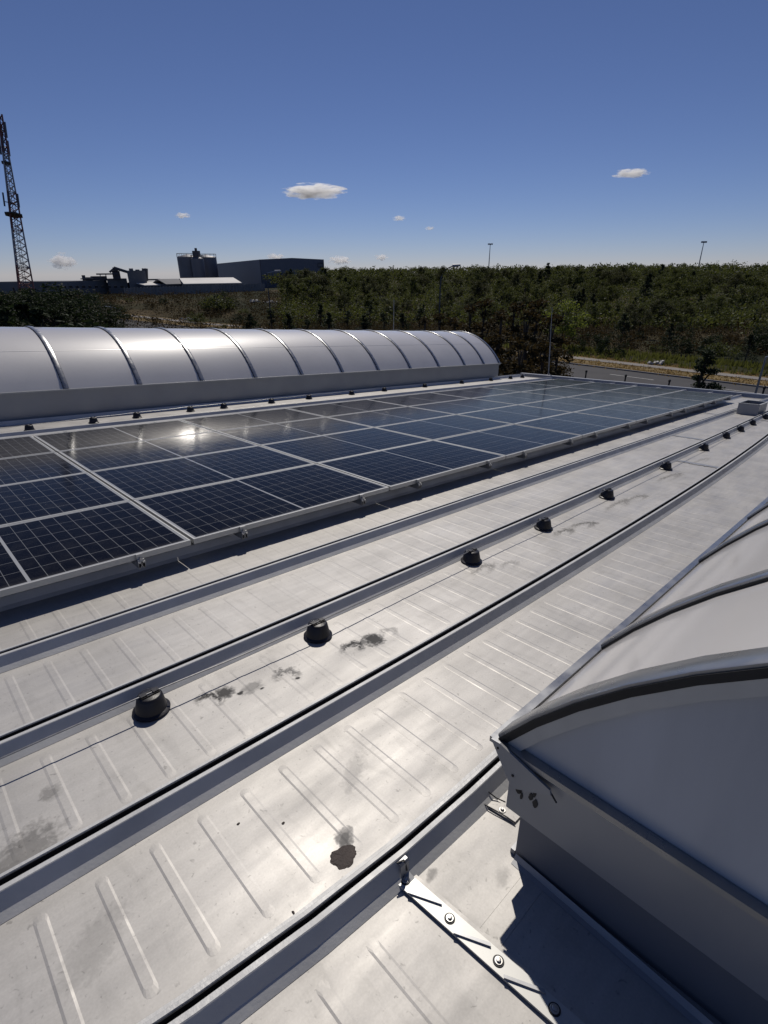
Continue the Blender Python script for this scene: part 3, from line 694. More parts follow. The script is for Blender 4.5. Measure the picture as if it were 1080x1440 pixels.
# ------------------------------------------------------------------ trees
def leafquad(V, F, c, s, rnd):
    n = Vector((rnd.gauss(0, 1), rnd.gauss(0, 1), rnd.gauss(.5, 1))).normalized(); a = n.orthogonal().normalized(); b_ = n.cross(a)
    t_ = rnd.uniform(0, PI); a, b_ = a*math.cos(t_)+b_*math.sin(t_), -a*math.sin(t_)+b_*math.cos(t_)
    o = len(V); s2 = s*rnd.uniform(.35, .7)
    V += [tuple(c-a*s), tuple(c-b_*s2), tuple(c+a*s), tuple(c+b_*s2)]; F.append((o, o+1, o+2, o+3))
def crown_mesh(seed, kind, H_, leaf, count, m):
    rnd = random.Random(seed); V = []; F = []
    clumps = []
    if kind == 'broad':
        for _ in range(26):
            a = rnd.uniform(0, 2*PI); e = rnd.uniform(-.75, 1); q = math.sqrt(max(0, 1-e*e))*rnd.uniform(.55, 1.05)
            clumps.append((Vector((math.cos(a)*q*H_*.36, math.sin(a)*q*H_*.36, H_*(.60+.36*e))), H_*rnd.uniform(.08, .16)))
    elif kind == 'bush':
        for _ in range(22):
            a = rnd.uniform(0, 2*PI); q = rnd.uniform(.1, 1)**.6
            clumps.append((Vector((math.cos(a)*q*H_*.55, math.sin(a)*q*H_*.55, H_*(.12+.75*rnd.random()*(1-q*.55)))), H_*rnd.uniform(.12, .22)))
    elif kind == 'cone':
        for k in range(34):
            f_ = rnd.random(); a = rnd.uniform(0, 2*PI); q = (1-f_)**.8*H_*.30*rnd.uniform(.5, 1.1)
            clumps.append((Vector((math.cos(a)*q, math.sin(a)*q, H_*(.10+.88*f_))), H_*(.055+.07*(1-f_))))
    elif kind == 'pine':
        for k in range(16):
            a = rnd.uniform(0, 2*PI); q = rnd.uniform(.1, 1)**.6*H_*.30; z = H_*(.93-.22*rnd.random()-.5*(q/H_)**1.2)
            clumps.append((Vector((math.cos(a)*q, math.sin(a)*q, z)), H_*rnd.uniform(.06, .11)))
        for k in range(5):
            a = rnd.uniform(0, 2*PI); q = rnd.uniform(.6, 1)*H_*.26; clumps.append((Vector((math.cos(a)*q, math.sin(a)*q, H_*rnd.uniform(.42, .62))), H_*.07))
    elif kind == 'sparse':
        for k in range(30):
            f_ = rnd.random(); a = rnd.uniform(0, 2*PI); q = (1.15-f_)*H_*.24*rnd.uniform(.3, 1.1)
            clumps.append((Vector((math.cos(a)*q, math.sin(a)*q, H_*(.08+.9*f_))), H_*.055))
    per = count//len(clumps)
    for (c, r) in clumps:
        fl = .55 if kind in ('pine',) else .8
        for _ in range(per):
            d = Vector((rnd.gauss(0, 1), rnd.gauss(0, 1), rnd.gauss(0, 1))).normalized()*r*rnd.random()**.45; d.z *= fl
            leafquad(V, F, c+d, leaf*rnd.uniform(.6, 1.3), rnd)
    me = bpy.data.meshes.new('crown'); me.from_pydata(V, [], F); me.materials.append(M[m]); return me, clumps
def trunk_mesh(seed, H_, clumps, kind):
    rnd = random.Random(seed+99); mb = MB(); tp = H_*(.9 if kind in ('cone', 'sparse', 'pine') else .6)
    if kind != 'bush': mb.tube([(0, 0, -.5), (rnd.uniform(-.02, .02)*H_, 0, tp*.3), (rnd.uniform(-.03, .03)*H_, rnd.uniform(-.02, .02)*H_, tp*.65), (0, 0, tp)], H_*.022, 7, H_*.006)
    for c, r in rnd.sample(clumps, min(12, len(clumps))):
        z0 = min(tp*.9, max(.0, c.z*.72)); st = Vector((0, 0, z0 if kind != 'bush' else 0)); mb.tube([st, st.lerp(c, .5)+Vector((0, 0, H_*.02)), c], H_*.008, 5, H_*.003)
    return mb.mesh('trunk', M['bark'])
PROTO = {}
def proto(key, seed, kind, H_, leaf, count, m):
    cm, cl = crown_mesh(seed, kind, H_, leaf, count, m); PROTO[key] = (cm, trunk_mesh(seed, H_, cl, kind), H_)
for k in range(5): proto('leafy%d' % k, 10+k, 'broad', 7., .15, 3000, 'leafolive' if k in (1, 3) else 'leaf')
for k in range(4): proto('darkbroad%d' % k, 20+k, 'broad', 7., .12, 4000, 'pine')
for k in range(3): proto('conifer%d' % k, 30+k, 'cone', 7., .16, 2000, 'pine')
for k in range(3): proto('shrub%d' % k, 40+k, 'bush', 3., .11, 1300, 'leaf' if k else 'pine')
for k in range(3): proto('brownbush%d' % k, 50+k, 'bush', 3., .12, 900, 'brown')
for k in range(3): proto('pine%d' % k, 60+k, 'pine', 9., .09, 8000, 'pine')
for k in range(3): proto('sparse%d' % k, 70+k, 'sparse', 6., .10, 1700, 'brown' if k else 'pine')
proto('yellow0', 80, 'broad', 6., .12, 3000, 'leaf2'); proto('nearpine', 81, 'sparse', 4., .055, 3400, 'pine')
def tree(name, key, x, y, h, label, cat='tree', group=None, rz=None, wide=1., z=None, parts=True):
    cm, tm, H_ = PROTO[key]; s = h/H_
    m_ = T((x, y, gz(x, y) if z is None else z)) @ Matrix.Rotation(random.uniform(0, 6.28) if rz is None else rz, 4, 'Z') @ Matrix.Diagonal((s*wide, s*wide, s, 1))
    if parts:
        t = thing(name, label, cat, m_, group); link('crown', cm, t); link('trunk', tm, t); return t
    o = link(name, cm, None, m_); return tag(o, label, cat, group)
def tree_px(name, key, px, pytop, D, label, **kw):
    p = at(px, pytop, D); z = gz(p.x, p.y); return tree(name, key, p.x, p.y, p.z-z, label, **kw)

# the wood on the slope: single trees in front, one mass behind
LG = 'leafy trees of the wood on the slope'; CG = 'dark conifers of the wood on the slope'
rnd = random.Random(5); cnt = 0
def polar(th, D): a = math.radians(th); return D*math.sin(a), D*math.cos(a)
placed = []
tries = 0
while cnt < 250 and tries < 20000:
    tries += 1
    th = rnd.uniform(-9.5, 42); D = 104+rnd.random()**1.25*112
    if th < -4 and D < 128: continue
    if th < 4 and D < 108: continue
    x, y = polar(th, D)
    if any((x-a)**2+(y-b_)**2 < (2.9 if D < 150 else 3.4)**2 for a, b_ in placed): continue
    placed.append((x, y)); cnt += 1
    conifer = rnd.random() < .11; h = rnd.choice((rnd.uniform(3.2, 4.6), rnd.uniform(4.2, 6.0), rnd.uniform(5.5, 7.4)))
    if D > 170: h = rnd.uniform(4.0, 6.8)
    if D < 150: h *= .62+.38*sstep(104, 150, D)
    if conifer: tree('conifer_tree', 'conifer%d' % rnd.randrange(3), x, y, h*1.08, 'dark pointed conifer standing among leafy trees in the wood on the slope', group=CG, parts=D < 150)
    else: tree('leafy_tree', 'leafy%d' % rnd.randrange(5), x, y, h, 'green rounded leafy tree standing in the dense wood on the slope', group=LG, wide=rnd.uniform(.95, 1.25), parts=D < 150)
# far wood mass
V = []; F = []; r2 = random.Random(3)
for _ in range(1100):
    th = r2.uniform(-11, 44); D = r2.uniform(205, 330); x, y = polar(th, D); z = gz(x, y); h = r2.uniform(4.6, 6.6)
    for k in range(9):
        a = r2.uniform(0, 2*PI); q = r2.random()**.5*2.3; c = Vector((x+q*math.cos(a), y+q*math.sin(a), z+h*(.35+.6*r2.random()*(1-q*.18))))
        for j in range(8):
            leafquad(V, F, c+Vector((r2.gauss(0, .5), r2.gauss(0, .5), r2.gauss(0, .35))), r2.uniform(.25, .5), r2)
me = bpy.data.meshes.new('far_wood'); me.from_pydata(V, [], F); me.materials.append(M['leaf'])
o = link('far_wood', me, None, Matrix()); o['kind'] = 'stuff'; o['label'] = 'distant green wood closing the horizon'; o['category'] = 'wood'

# undergrowth filling the ground between the single trees
V = []; F = []
for _ in range(4200):
    th = r2.uniform(-10, 44); D = r2.uniform(100, 215); x, y = polar(th, D); z = gz(x, y); h = r2.uniform(1.5, 4.2)
    for j in range(26):
        a = r2.uniform(0, 2*PI); q = r2.random()**.5*1.7; leafquad(V, F, Vector((x+q*math.cos(a), y+q*math.sin(a), z+h*r2.random()**.7*(1-q*.2))), r2.uniform(.14, .3), r2)
me = bpy.data.meshes.new('undergrowth'); me.from_pydata(V, [], F); me.materials.append(M['leaf'])
o = link('undergrowth', me, None, Matrix()); o['kind'] = 'stuff'; o['label'] = 'green undergrowth between the trees of the wood'; o['category'] = 'undergrowth'
# dark thicket right behind the roof end and the far skylight
V = []; F = []
for _ in range(900):
    px_ = r2.uniform(330, 795); 
    if px_ > 640: D = r2.uniform(34, 60); h = r2.uniform(2.2, 5.0)
    else: D = r2.uniform(66, 96); h = r2.uniform(1.5, 3.6)
    p = at(px_, 450, D); x, y = p.x, p.y; z = gz(x, y)
    if px_ > 640 and 17 < x < 40 and D > 52: continue
    for j in range(70):
        a = r2.uniform(0, 2*PI); q = r2.random()**.5*1.3; leafquad(V, F, Vector((x+q*math.cos(a), y+q*math.sin(a), z+h*r2.random()**.8*(1-q*.25))), r2.uniform(.05, .13), r2)
me = bpy.data.meshes.new('thicket'); me.from_pydata(V, [], F); me.materials.append(M['brown'])
o = link('thicket', me, None, Matrix()); o['kind'] = 'stuff'; o['label'] = 'dark brownish thicket behind the far skylight'; o['category'] = 'thicket'
# scrub on the slope at the left below the factory
V = []; F = []
for _ in range(1500):
    th = r2.uniform(-38, -7); D = r2.uniform(100, 172); x, y = polar(th, D); z = gz(x, y); h = r2.uniform(.4, 1.5)
    for j in range(24):
        q = Vector((r2.gauss(0, .9), r2.gauss(0, .9), abs(r2.gauss(0, .45))*h+.05)); leafquad(V, F, Vector((x, y, z))+q, r2.uniform(.10, .22), r2)
me = bpy.data.meshes.new('slope_scrub'); me.from_pydata(V, [], F); me.materials.append(M['brown'])
o = link('slope_scrub', me, None, Matrix()); o['kind'] = 'stuff'; o['label'] = 'low brownish scrub on the slope below the factory'; o['category'] = 'scrub'

# brown scrub in front of the wood
V = []; F = []
for _ in range(1500):
    th = r2.uniform(-12, 44); D = r2.uniform(84, 128) if th < 16 else r2.uniform(76, 118); x, y = polar(th, D)
    z = gz(x, y); h = r2.uniform(.6, 1.9)
    for j in range(34):
        q = Vector((r2.gauss(0, .7), r2.gauss(0, .7), abs(r2.gauss(0, .4))*h+.05)); leafquad(V, F, Vector((x, y, z))+q, r2.uniform(.09, .2), r2)
me = bpy.data.meshes.new('scrub'); me.from_pydata(V, [], F); me.materials.append(M['brown'])
o = link('scrub', me, None, Matrix()); o['kind'] = 'stuff'; o['label'] = 'low brown scrub below the wood'; o['category'] = 'scrub'

# single plants one can point at
tree_px('yellow_tree', 'yellow0', 797, 424, 76, 'bright yellow green tree standing right of the thin lightning rod, above the road', wide=1.25)
tree_px('small_pine', 'nearpine', 997, 487, 40, 'small sparse dark pine between the road and the roof end', wide=1.35)
for (px, py, D, key, lb) in ((880, 440, 84, 'conifer0', 'dark conifer above the pale path, just left of the yellow grass spot'), (945, 455, 82, 'conifer1', 'dark conifer just right of the yellow grass spot above the path'),
                             (905, 432, 92, 'leafy1', 'tall leafy tree behind the two dark conifers above the path'), (1010, 462, 78, 'shrub0', 'dark round bush above the path near the right edge'),
                             (1058, 470, 72, 'conifer2', 'dark conifer beside the path at the right edge of the picture')):
    tree_px('conifer_tree' if 'con' in key else ('leafy_tree' if 'leafy' in key else 'bush'), key, px, py, D, lb, wide=1.25 if 'con' in key else 1.1)
tree_px('bush', 'shrub0', 864, 462, 72, 'low dark rounded bush left of the path bend', wide=1.0)
tree_px('bush', 'shrub1', 300, 402, 128, 'dark round tree like bush on the brown slope below the pale roofed hall', wide=1.3)
tree_px('bush', 'shrub0', 312, 403, 131, 'second dark bush just right of the round bush below the pale roofed hall', wide=1.1)
for (px, py, D, key, lb) in ((412, 388, 150, 'leafy0', 'broad leafy tree covering the right foot of the large grey hall'), (432, 390, 146, 'leafy2', 'leafy tree right of the broad one at the foot of the grey hall'), (452, 392, 152, 'leafy3', 'leafy tree below the right corner of the grey hall'),
                             (395, 420, 118, 'shrub1', 'green bush on the slope right of the tall street lamp'), (455, 430, 112, 'shrub2', 'green bush below the leafy trees in front of the grey hall')):
    tree_px('leafy_tree' if 'leafy' in key else 'bush', key, px, py, D, lb, wide=1.3)
# bare brown young pines right behind the roof end
bp_ = [(640, 446, 40), (662, 428, 44), (684, 420, 46), (706, 436, 38), (724, 424, 42), (742, 434, 36), (760, 420, 44), (778, 442, 38), (700, 470, 32), (735, 478, 31), (768, 480, 32), (785, 490, 33), (620, 440, 50), (598, 446, 52)]
for k, (px, py, D) in enumerate(bp_):
    tree_px('young_pine', 'sparse%d' % (1+k % 2), px, py, D, 'thin brownish young pine in the thicket behind the right end of the far skylight', group='young pines behind the far skylight', wide=1.25)
# row of dark scrubby conifers hidden low behind the far skylight
for k, (px, py, D) in enumerate([(350, 440, 84), (380, 432, 90), (405, 440, 80), (430, 446, 78), (462, 440, 82), (488, 434, 88), (512, 442, 80), (540, 436, 86), (566, 440, 82), (590, 430, 90), (450, 428, 98), (520, 426, 100)]):
    tree_px('young_conifer', 'sparse0' if k % 2 else 'conifer%d' % (k % 3), px, py, D, 'dark young conifer in the row behind the far skylight', group='young conifers behind the far skylight', wide=1.35)
# left group: tall umbrella pines and thick shade trees
for k, (px, py, D, key, lb) in enumerate([(14, 388, 62, 'pine0', 'umbrella pine in front of the lattice mast, leftmost'), (38, 392, 66, 'pine1', 'umbrella pine just right of the foot of the lattice mast'), (-14, 396, 58, 'pine2', 'umbrella pine cropped by the left edge of the picture')]):
    tree_px('umbrella_pine', key, px, py, D, lb, wide=1.15)
for k, (px, py, D, key) in enumerate([(62, 402, 72, 'darkbroad1'), (82, 410, 76, 'darkbroad2'), (100, 408, 84, 'darkbroad3'), (122, 414, 82, 'darkbroad0'), (70, 428, 60, 'shrub0'), (30, 425, 55, 'conifer1'), (5, 428, 52, 'conifer0'), (50, 432, 54, 'conifer2'), (142, 424, 90, 'darkbroad1'), (96, 436, 64, 'shrub0')]):
    tree_px('dark_tree', key, px, py, D, 'dark dense tree in the thicket at the left below the old plant', group='dark thicket at the left', wide=1.35)
for k in range(30):
    th = r2.uniform(17, 41); D = r2.uniform(74, 98); x, y = polar(th, D)
    tree('verge_bush', ['brownbush0', 'brownbush1', 'shrub1', 'shrub0', 'shrub0'][r2.randrange(5)], x, y, r2.uniform(1.2, 3.0), 'scrubby bush growing on the bank between the path and the wood', 'bush', 'bushes on the bank above the path', parts=False, wide=1.2)
for k in range(46):
    th = r2.uniform(-36, -13); D = r2.uniform(105, 142); x, y = polar(th, D)
    tree('slope_bush', ['brownbush0', 'brownbush1', 'shrub1', 'shrub2', 'shrub0'][r2.randrange(5)], x, y, r2.uniform(.9, 2.3), 'small scrubby bush dotted on the brown slope below the halls', 'bush', 'bushes on the brown slope', parts=False, wide=1.2)

# ------------------------------------------------------------------ factory on the hill
def wquad(mb, P, thick=None): mb.add(P, [tuple(range(len(P)))])
def hull(mb, base, top):       # closed prism from ring base to ring top
    n_ = len(base); mb.add(list(base)+list(top), [tuple(range(n_))[::-1], tuple(range(n_, 2*n_))]+[(i, (i+1) % n_, n_+(i+1) % n_, n_+i) for i in range(n_)])
Z0 = 3.5
pC = at(365, 365, 230); pD = at(455, 368.5, 238); pA = at(303, 372, 330)
ze = pC.z; zr = at(412, 362.6, 233).z
def P2(p, z): return Vector((p.x, p.y, z))
back = pA+(pD-pC)
t = thing('factory_hall', 'large blue grey clad hall with a shallow gable, highest building on the hill', 'factory hall', T((pC.x, pC.y, Z0)))
o_ = Vector((pC.x, pC.y, Z0)); mb = MB()
ring = [pC, pD, back, pA]; hull(mb, [P2(p, Z0)-o_ for p in ring], [P2(p, ze)-o_ for p in ring]); part('wall', mb, 'hall', t)
mb = MB(); gm = (pC+pD)/2; gb = (pA+back)/2; f1 = [P2(pC, ze+.02), P2(pD, ze+.02), P2(gm, zr)]; b1 = [P2(pA, ze+.02), P2(back, ze+.02), P2(gb, zr)]
mb.add([v-o_ for v in f1+b1], [(0, 1, 2), (5, 4, 3), (0, 2, 5, 3), (2, 1, 4, 5), (0, 3, 4, 1)]); part('roof', mb, 'hall', t)
d_ = (pD-pC).normalized(); n_ = Vector((d_.y, -d_.x, 0))
def facade(mb, a, b_, z0, z1, out=.15): # box standing proud of the gable wall, a..b along it 0..1
    A_ = pC.lerp(pD, a); B_ = pC.lerp(pD, b_); pts = [P2(A_, 0)-n_*(-.02), P2(B_, 0)-n_*(-.02), P2(B_, 0)+n_*out, P2(A_, 0)+n_*out]
    hull(mb, [P2(q, z0)-o_ for q in pts], [P2(q, z1)-o_ for q in pts])
if n_.dot(-pC) < 0: n_ = -n_
mb = MB(); facade(mb, .90, .985, ze-2.9, ze-1.2, .3); sg = part('sign_board', mb, 'plantdark', t)
mb = MB()
for k in range(3): facade(mb, .908+.024*k, .926+.024*k, ze-2.5, ze-1.7, .36)
part('sign_letters', mb, 'fence', sg)
mb = MB()
for k in range(30): facade(mb, k/30+.001, k/30+.006, Z0, ze-.1, .06)
part('cladding_ribs', mb, 'hall', t)
mb = MB(); facade(mb, -.004, .006, Z0, ze+.05, .12); facade(mb, .994, 1.004, Z0, ze+.05, .12); part('corner_trim', mb, 'plantdark', t)
# silos
for k, (px, top, rpx, D, lb) in enumerate([(264, 360.5, 13.5, 250, 'leftmost steel silo with railing joined to the large hall'), (290, 361, 12.5, 262, 'right steel silo against the large hall'), (277, 363, 8, 244, 'narrow middle stair tower silo between the two wide silos')]):
    c = at(px, top, D); r_ = rpx/FPX*D*.93; zt = c.z
    s_ = thing('silo', lb, 'silo', T((c.x, c.y, Z0))); mb = MB(); mb.lathe([(r_, 0), (r_, zt-Z0-.3), (r_*.9, zt-Z0), (r_*.1, zt-Z0+.8)], n=28); part('tank', mb, 'silo', s_, smooth=30)
    mb = MB()
    for j in range(14):
        a = 2*PI*j/14; mb.tube([(r_*math.cos(a), r_*math.sin(a), zt-Z0-.3), (r_*math.cos(a), r_*math.sin(a), zt-Z0+1.0)], .06, 4)
    mb.tube([(r_*math.cos(2*PI*j/14), r_*math.sin(2*PI*j/14), zt-Z0+1.0) for j in range(15)], .06, 4); part('railing', mb, 'plantdark', s_)
    if k == 2: mb = MB(); mb.box((-1.2, -1.2, zt-Z0), (1.2, 1.2, zt-Z0+2.6)); mb.tube([(0, 0, zt-Z0+2.6), (0, 0, zt-Z0+3.6)], .5, 8); part('head_house', mb, 'plantdark', s_)
# pale roofed low halls and fence
def gable(label, pxl, pxr, pytop, pyeave, pybase, D, depth, roofm, wallm, name='low_hall', ridge=.5):
    a = at(pxl, pyeave, D); b_ = at(pxr, pyeave, D+2); zb = at(pxl, pybase, D).z-1.5; d_ = (b_-a).normalized(); d_.z = 0; n__ = Vector((-d_.y, d_.x, 0)); zt = at((pxl+pxr)/2, pytop, D+depth/2).z
    if n__.dot(a) < 0: n__ = -n__
    o = Vector((a.x, a.y, zb)); t_ = thing(name, label, 'low hall', T(o)); r_ = [a, b_, b_+n__*depth, a+n__*depth]; mb = MB(); hull(mb, [P2(p, zb)-o for p in r_], [P2(p, a.z)-o for p in r_]); part('wall', mb, wallm, t_)
    mb = MB(); m1 = a+n__*depth/2; m2 = b_+n__*depth/2; e = .3
    V_ = [P2(a-n__*e, a.z), P2(b_-n__*e, a.z), P2(m2, zt), P2(m1, zt), P2(a+n__*(depth+e), a.z), P2(b_+n__*(depth+e), a.z)]
    mb.add([v-o for v in V_]+[v-o-Vector((0, 0, .25)) for v in V_], [(0, 1, 2, 3), (3, 2, 5, 4), (6, 9, 8, 7), (9, 10, 11, 8), (0, 6, 7, 1), (4, 5, 11, 10), (0, 3, 9, 6), (3, 4, 10, 9), (1, 7, 8, 2), (2, 8, 11, 5)]); part('roof', mb, roofm, t_)
    return t_
gable('low hall with a pale flat looking roof in front of the silos and large hall', 258, 340, 390.5, 399, 404, 190, 34, 'whiteroof', 'plant')
gable('small dark gabled shed left of the pale roofed hall', 233, 262, 392, 399.5, 406, 196, 16, 'plant', 'plantdark')
gable('low hall with a pale roof beside the old plant, left of the gabled shed', 203, 232, 395.5, 401, 404, 200, 26, 'whiteroof', 'plantdark')
a = at(176, 412, 178); b_ = at(372, 399, 182); mb = MB(); N_ = 46
fe = thing('boundary_fence', 'long pale concrete fence along the crest of the brown slope', 'fence', T((a.x, a.y, gz(a.x, a.y))))
o_ = Vector((a.x, a.y, gz(a.x, a.y)))
mb2 = MB()
for k in range(N_):
    p = a.lerp(b_, k/N_); q = a.lerp(b_, (k+1)/N_); h_ = at(176+(372-176)*k/N_, 407.5+(401-407.5)*k/N_-2.2, math.hypot(p.x, p.y)).z
    zb = h_-2.4; mt = None; dd = (q-p); dd.z = 0; dd.normalize(); nn = Vector((-dd.y, dd.x, 0))*.06
    hull(mb, [P2(v, zb)-o_ for v in (p-nn, q-nn, q+nn, p+nn)], [P2(v, h_)-o_ for v in (p-nn, q-nn, q+nn, p+nn)])
    mb2.box((p.x-.12-o_.x, p.y-.12-o_.y, zb-o_.z), (p.x+.12-o_.x, p.y+.12-o_.y, h_+.15-o_.z))
part('fence_panels', mb, 'fence', fe); part('fence_posts', mb2, 'kerb', fe)
# old plant at the left
def block(mb, pxl, pxr, pyt, pyb, D, depth, o, D2=None):
    a = at(pxl, pyt, D); b_ = at(pxr, pyt, D2 or D); zt = a.z; zb = at(pxl, pyb, D).z; d = (b_-a); d.z = 0; d.normalize(); n__ = Vector((-d.y, d.x, 0)); n__ = n__ if n__.dot(a) > 0 else -n__
    r_ = [a, b_, b_+n__*depth, a+n__*depth]; hull(mb, [P2(p, zb)-o for p in r_], [P2(p, zt)-o for p in r_])
o_ = at(95, 412, 205); pl = thing('old_plant', 'dark grey industrial plant with conveyor gantries on the left of the hill', 'industrial plant', T(o_))
mb = MB(); block(mb, 62, 95, 400, 425, 205, 30, o_, 200); block(mb, 95, 150, 395.5, 425, 200, 30, o_, 215); part('main_block', mb, 'plant', pl)
mb = MB(); block(mb, 150, 178, 392, 425, 212, 20, o_); part('middle_block', mb, 'plant', pl)
mb = MB(); block(mb, 178, 204, 380.5, 425, 208, 16, o_); block(mb, 181, 187, 377.5, 381, 210, 4, o_); block(mb, 190, 196, 379, 382, 210, 4, o_); part('tower_block', mb, 'plant', pl)
mb = MB(); block(mb, 118, 130, 390, 396, 210, 8, o_); block(mb, 127, 150, 388.5, 395, 214, 8, o_); block(mb, 114.5, 119.5, 387, 396, 209, 3, o_); block(mb, 113, 131, 391.5, 393, 208, 3, o_); part('roof_plant', mb, 'plantdark', pl)
mb = MB(); block(mb, 135, 166, 384.5, 386.5, 210, 3, o_); block(mb, 157, 168, 381, 393, 211, 3, o_); block(mb, 140, 141.2, 386, 393, 210, 1, o_); block(mb, 148, 149.2, 386, 393, 210, 1, o_)
A_ = at(160, 376.5, 210)-o_; B_ = at(179, 382.5, 210)-o_; mb.tube([A_, B_], .5, 6); A_ = at(154, 383, 210)-o_; B_ = at(162, 376, 210)-o_; mb.tube([A_, B_], .35, 6); block(mb, 158, 165, 376, 381, 210, 3, o_)
part('conveyor_gantry', mb, 'plantdark', pl)
mb = MB()
for px in (201.8, 205.5): A_ = at(px, 377.5, 214)-o_; B_ = at(px+.6, 395, 214)-o_; mb.tube([B_, A_], .55, 10); 
part('chimneys', mb, 'plantdark', pl)
mb = MB(); block(mb, 200, 225, 392.5, 394.5, 214, 6, o_); part('canopy', mb, 'plantdark', pl)
mb = MB()
for px in range(70, 176, 9): block(mb, px, px+4.5, 402, 405, 196.5, .5, o_)
part('window_row', mb, 'dark', pl)
# rubble heap and sheds on the slope
p = at(266, 443, 112)
for k, (px, py, s_, lb) in enumerate(((266, 441, .55, 'pale rubble heap on the brown slope'), (355, 424, .5, 'pale boulder pile below the boundary fence'), (378, 414, .5, 'pale stony outcrop beside the street lamp'))):
    p = at(px, py, 118 if k == 0 else 140); g_ = gz(p.x, p.y); mb = MB(); rr2 = random.Random(k)
    for j in range(26):
        q = Vector((rr2.gauss(0, s_*1.6), rr2.gauss(0, s_), abs(rr2.gauss(0, .3))*s_)); a_ = rr2.uniform(.2, .6)*s_
        mb.box((-a_, -a_*.7, -a_*.4), (a_, a_*.7, a_*.4), T(q) @ Matrix.Rotation(rr2.uniform(0, 3), 4, Vector((rr2.random(), rr2.random(), rr2.random())).normalized()))
    single('rubble_heap', mb, 'debris', lb, 'rubble', T((p.x, p.y, g_)))
p = at(930, 491, 66); mb = MB(); rr2 = random.Random(9)
for j in range(10): a_ = rr2.uniform(.12, .25); mb.box((-a_, -a_, -a_*.5), (a_, a_, a_*.5), T((rr2.gauss(0, .5), rr2.gauss(0, .3), .2)) @ Matrix.Rotation(rr2.uniform(0, 3), 4, 'Y'))
single('sand_heap', mb, 'debris', 'small pale yellowish heap in the grass above the path', 'heap', T((p.x, p.y, gz(p.x, p.y))))

# ------------------------------------------------------------------ lattice mast
base = at(23, 400, 105); base = Vector((base.x, base.y, gz(base.x, base.y))); top = at(-1, 160, 112)
ht = (top-base).length; ax = (top-base).normalized(); sx_ = ax.orthogonal()
q_ = Vector((0, 0, 1)).rotation_difference(ax).to_matrix().to_4x4()
mast = thing('lattice_mast', 'tall red and white steel lattice mast carrying antennas at the left edge', 'mast', T(base) @ q_)
w0 = 1.6; w1 = .32
def leg(k, f_): a = 2*PI*k/3+.5; r_ = w0+(w1-w0)*min(1, f_/.93); return Vector((r_*math.cos(a), r_*math.sin(a), f_*ht))
NS = 30
for part_i in range(6):
    f0, f1 = part_i/6, (part_i+1)/6; mb = MB()
    for k in range(3): mb.tube([leg(k, f0), leg(k, f1)], .11, 6)
    for s_ in range(NS//6):
        a, b_ = f0+(f1-f0)*s_/(NS//6), f0+(f1-f0)*(s_+1)/(NS//6)
        for k in range(3):
            mb.tube([leg(k, a), leg((k+1) % 3, b_)], .05, 4); mb.tube([leg((k+1) % 3, a), leg(k, b_)], .05, 4)
            if s_ == 0: mb.tube([leg(k, a), leg((k+1) % 3, a)], .06, 4)
    part('mast_section', mb, 'red' if part_i % 2 else 'white', mast)
mb = MB()
for s_ in range(60): z = ht*s_/60; mb.box((-.2, .3, z), (.2, .34, z+.06))
mb.tube([(-.2, .32, 0), (-.2, .32, ht*.95)], .04, 4); mb.tube([(.2, .32, 0), (.2, .32, ht*.95)], .04, 4); part('ladder', mb, 'plantdark', mast)
mb = MB()
for f_, r_ in ((.565, 1.3), (.79, .7)):
    mb = MB(); mb.lathe([(r_, f_*ht), (r_, f_*ht+.15)], n=6); part('platform', mb, 'plantdark', mast)
for k in range(5): a = 2*PI*k/5; mb = MB(); r_ = 1.0; mb.box((-.11, -.08, .60*ht), (.11, .08, .60*ht+1.9), T((r_*math.cos(a), r_*math.sin(a), 0)) @ Matrix.Rotation(a, 4, 'Z')); mb.tube([(0, 0, .62*ht), (r_*math.cos(a), r_*math.sin(a), .62*ht)], .06, 4); part('panel_antenna', mb, 'antenna', mast)
for k in range(6): a = 2*PI*k/6; mb = MB(); r_ = .62; z = ht*(.83 if k % 2 else .90); mb.box((-.11, -.08, z), (.11, .08, z+2.1), T((r_*math.cos(a), r_*math.sin(a), 0)) @ Matrix.Rotation(a, 4, 'Z')); mb.tube([(0, 0, z+1), (r_*math.cos(a), r_*math.sin(a), z+1)], .06, 4); part('panel_antenna', mb, 'antenna', mast)
mb = MB(); mb.tube([(0, 0, ht*.93), (0, 0, ht*1.03)], .05, 5); part('spike', mb, 'antenna', mast)

# ------------------------------------------------------------------ lamps, rods and posts
def lamp(pxb, pyb, pxt, pyt, D, side, label, arm=1.9, r_=.10, m='darkpole', curved=False):
    tp = at(pxt, pyt, D); b_ = Vector((tp.x, tp.y, gz(tp.x, tp.y))); h_ = tp.z-b_.z
    t_ = thing('street_lamp', label, 'street lamp', T(b_)); mb = MB()
    if curved: mb.tube([(0, 0, 0), (0, 0, h_*.80), (side*.08, 0, h_*.90), (side*.5, 0, h_*.97), (side*arm*.7, 0, h_*1.0)], r_, 8, r_*.6)
    else: mb.tube([(0, 0, 0), (0, 0, h_*.6), (0, 0, h_)], r_, 8, r_*.7)
    part('pole', mb, m, t_)
    mb = MB()
    if not curved: mb.tube([(0, 0, h_), (side*arm*.7, 0, h_+.25)], r_*.5, 6)
    mb.tube([(side*arm*.68, 0, h_+(.0 if curved else .25)), (side*arm*1.15, 0, h_+(.06 if curved else .32))], .16, 8, .1); part('lamp_head', mb, 'lampglass', t_)
    return t_
lamp(375, 470, 375, 384, 92, 1, 'street lamp with a short straight arm in front of the large grey hall')
lamp(618, 460, 620, 374, 58, 1, 'street lamp with a curved swan neck arm against the wooded ridge', arm=1.7, curved=True, r_=.085)
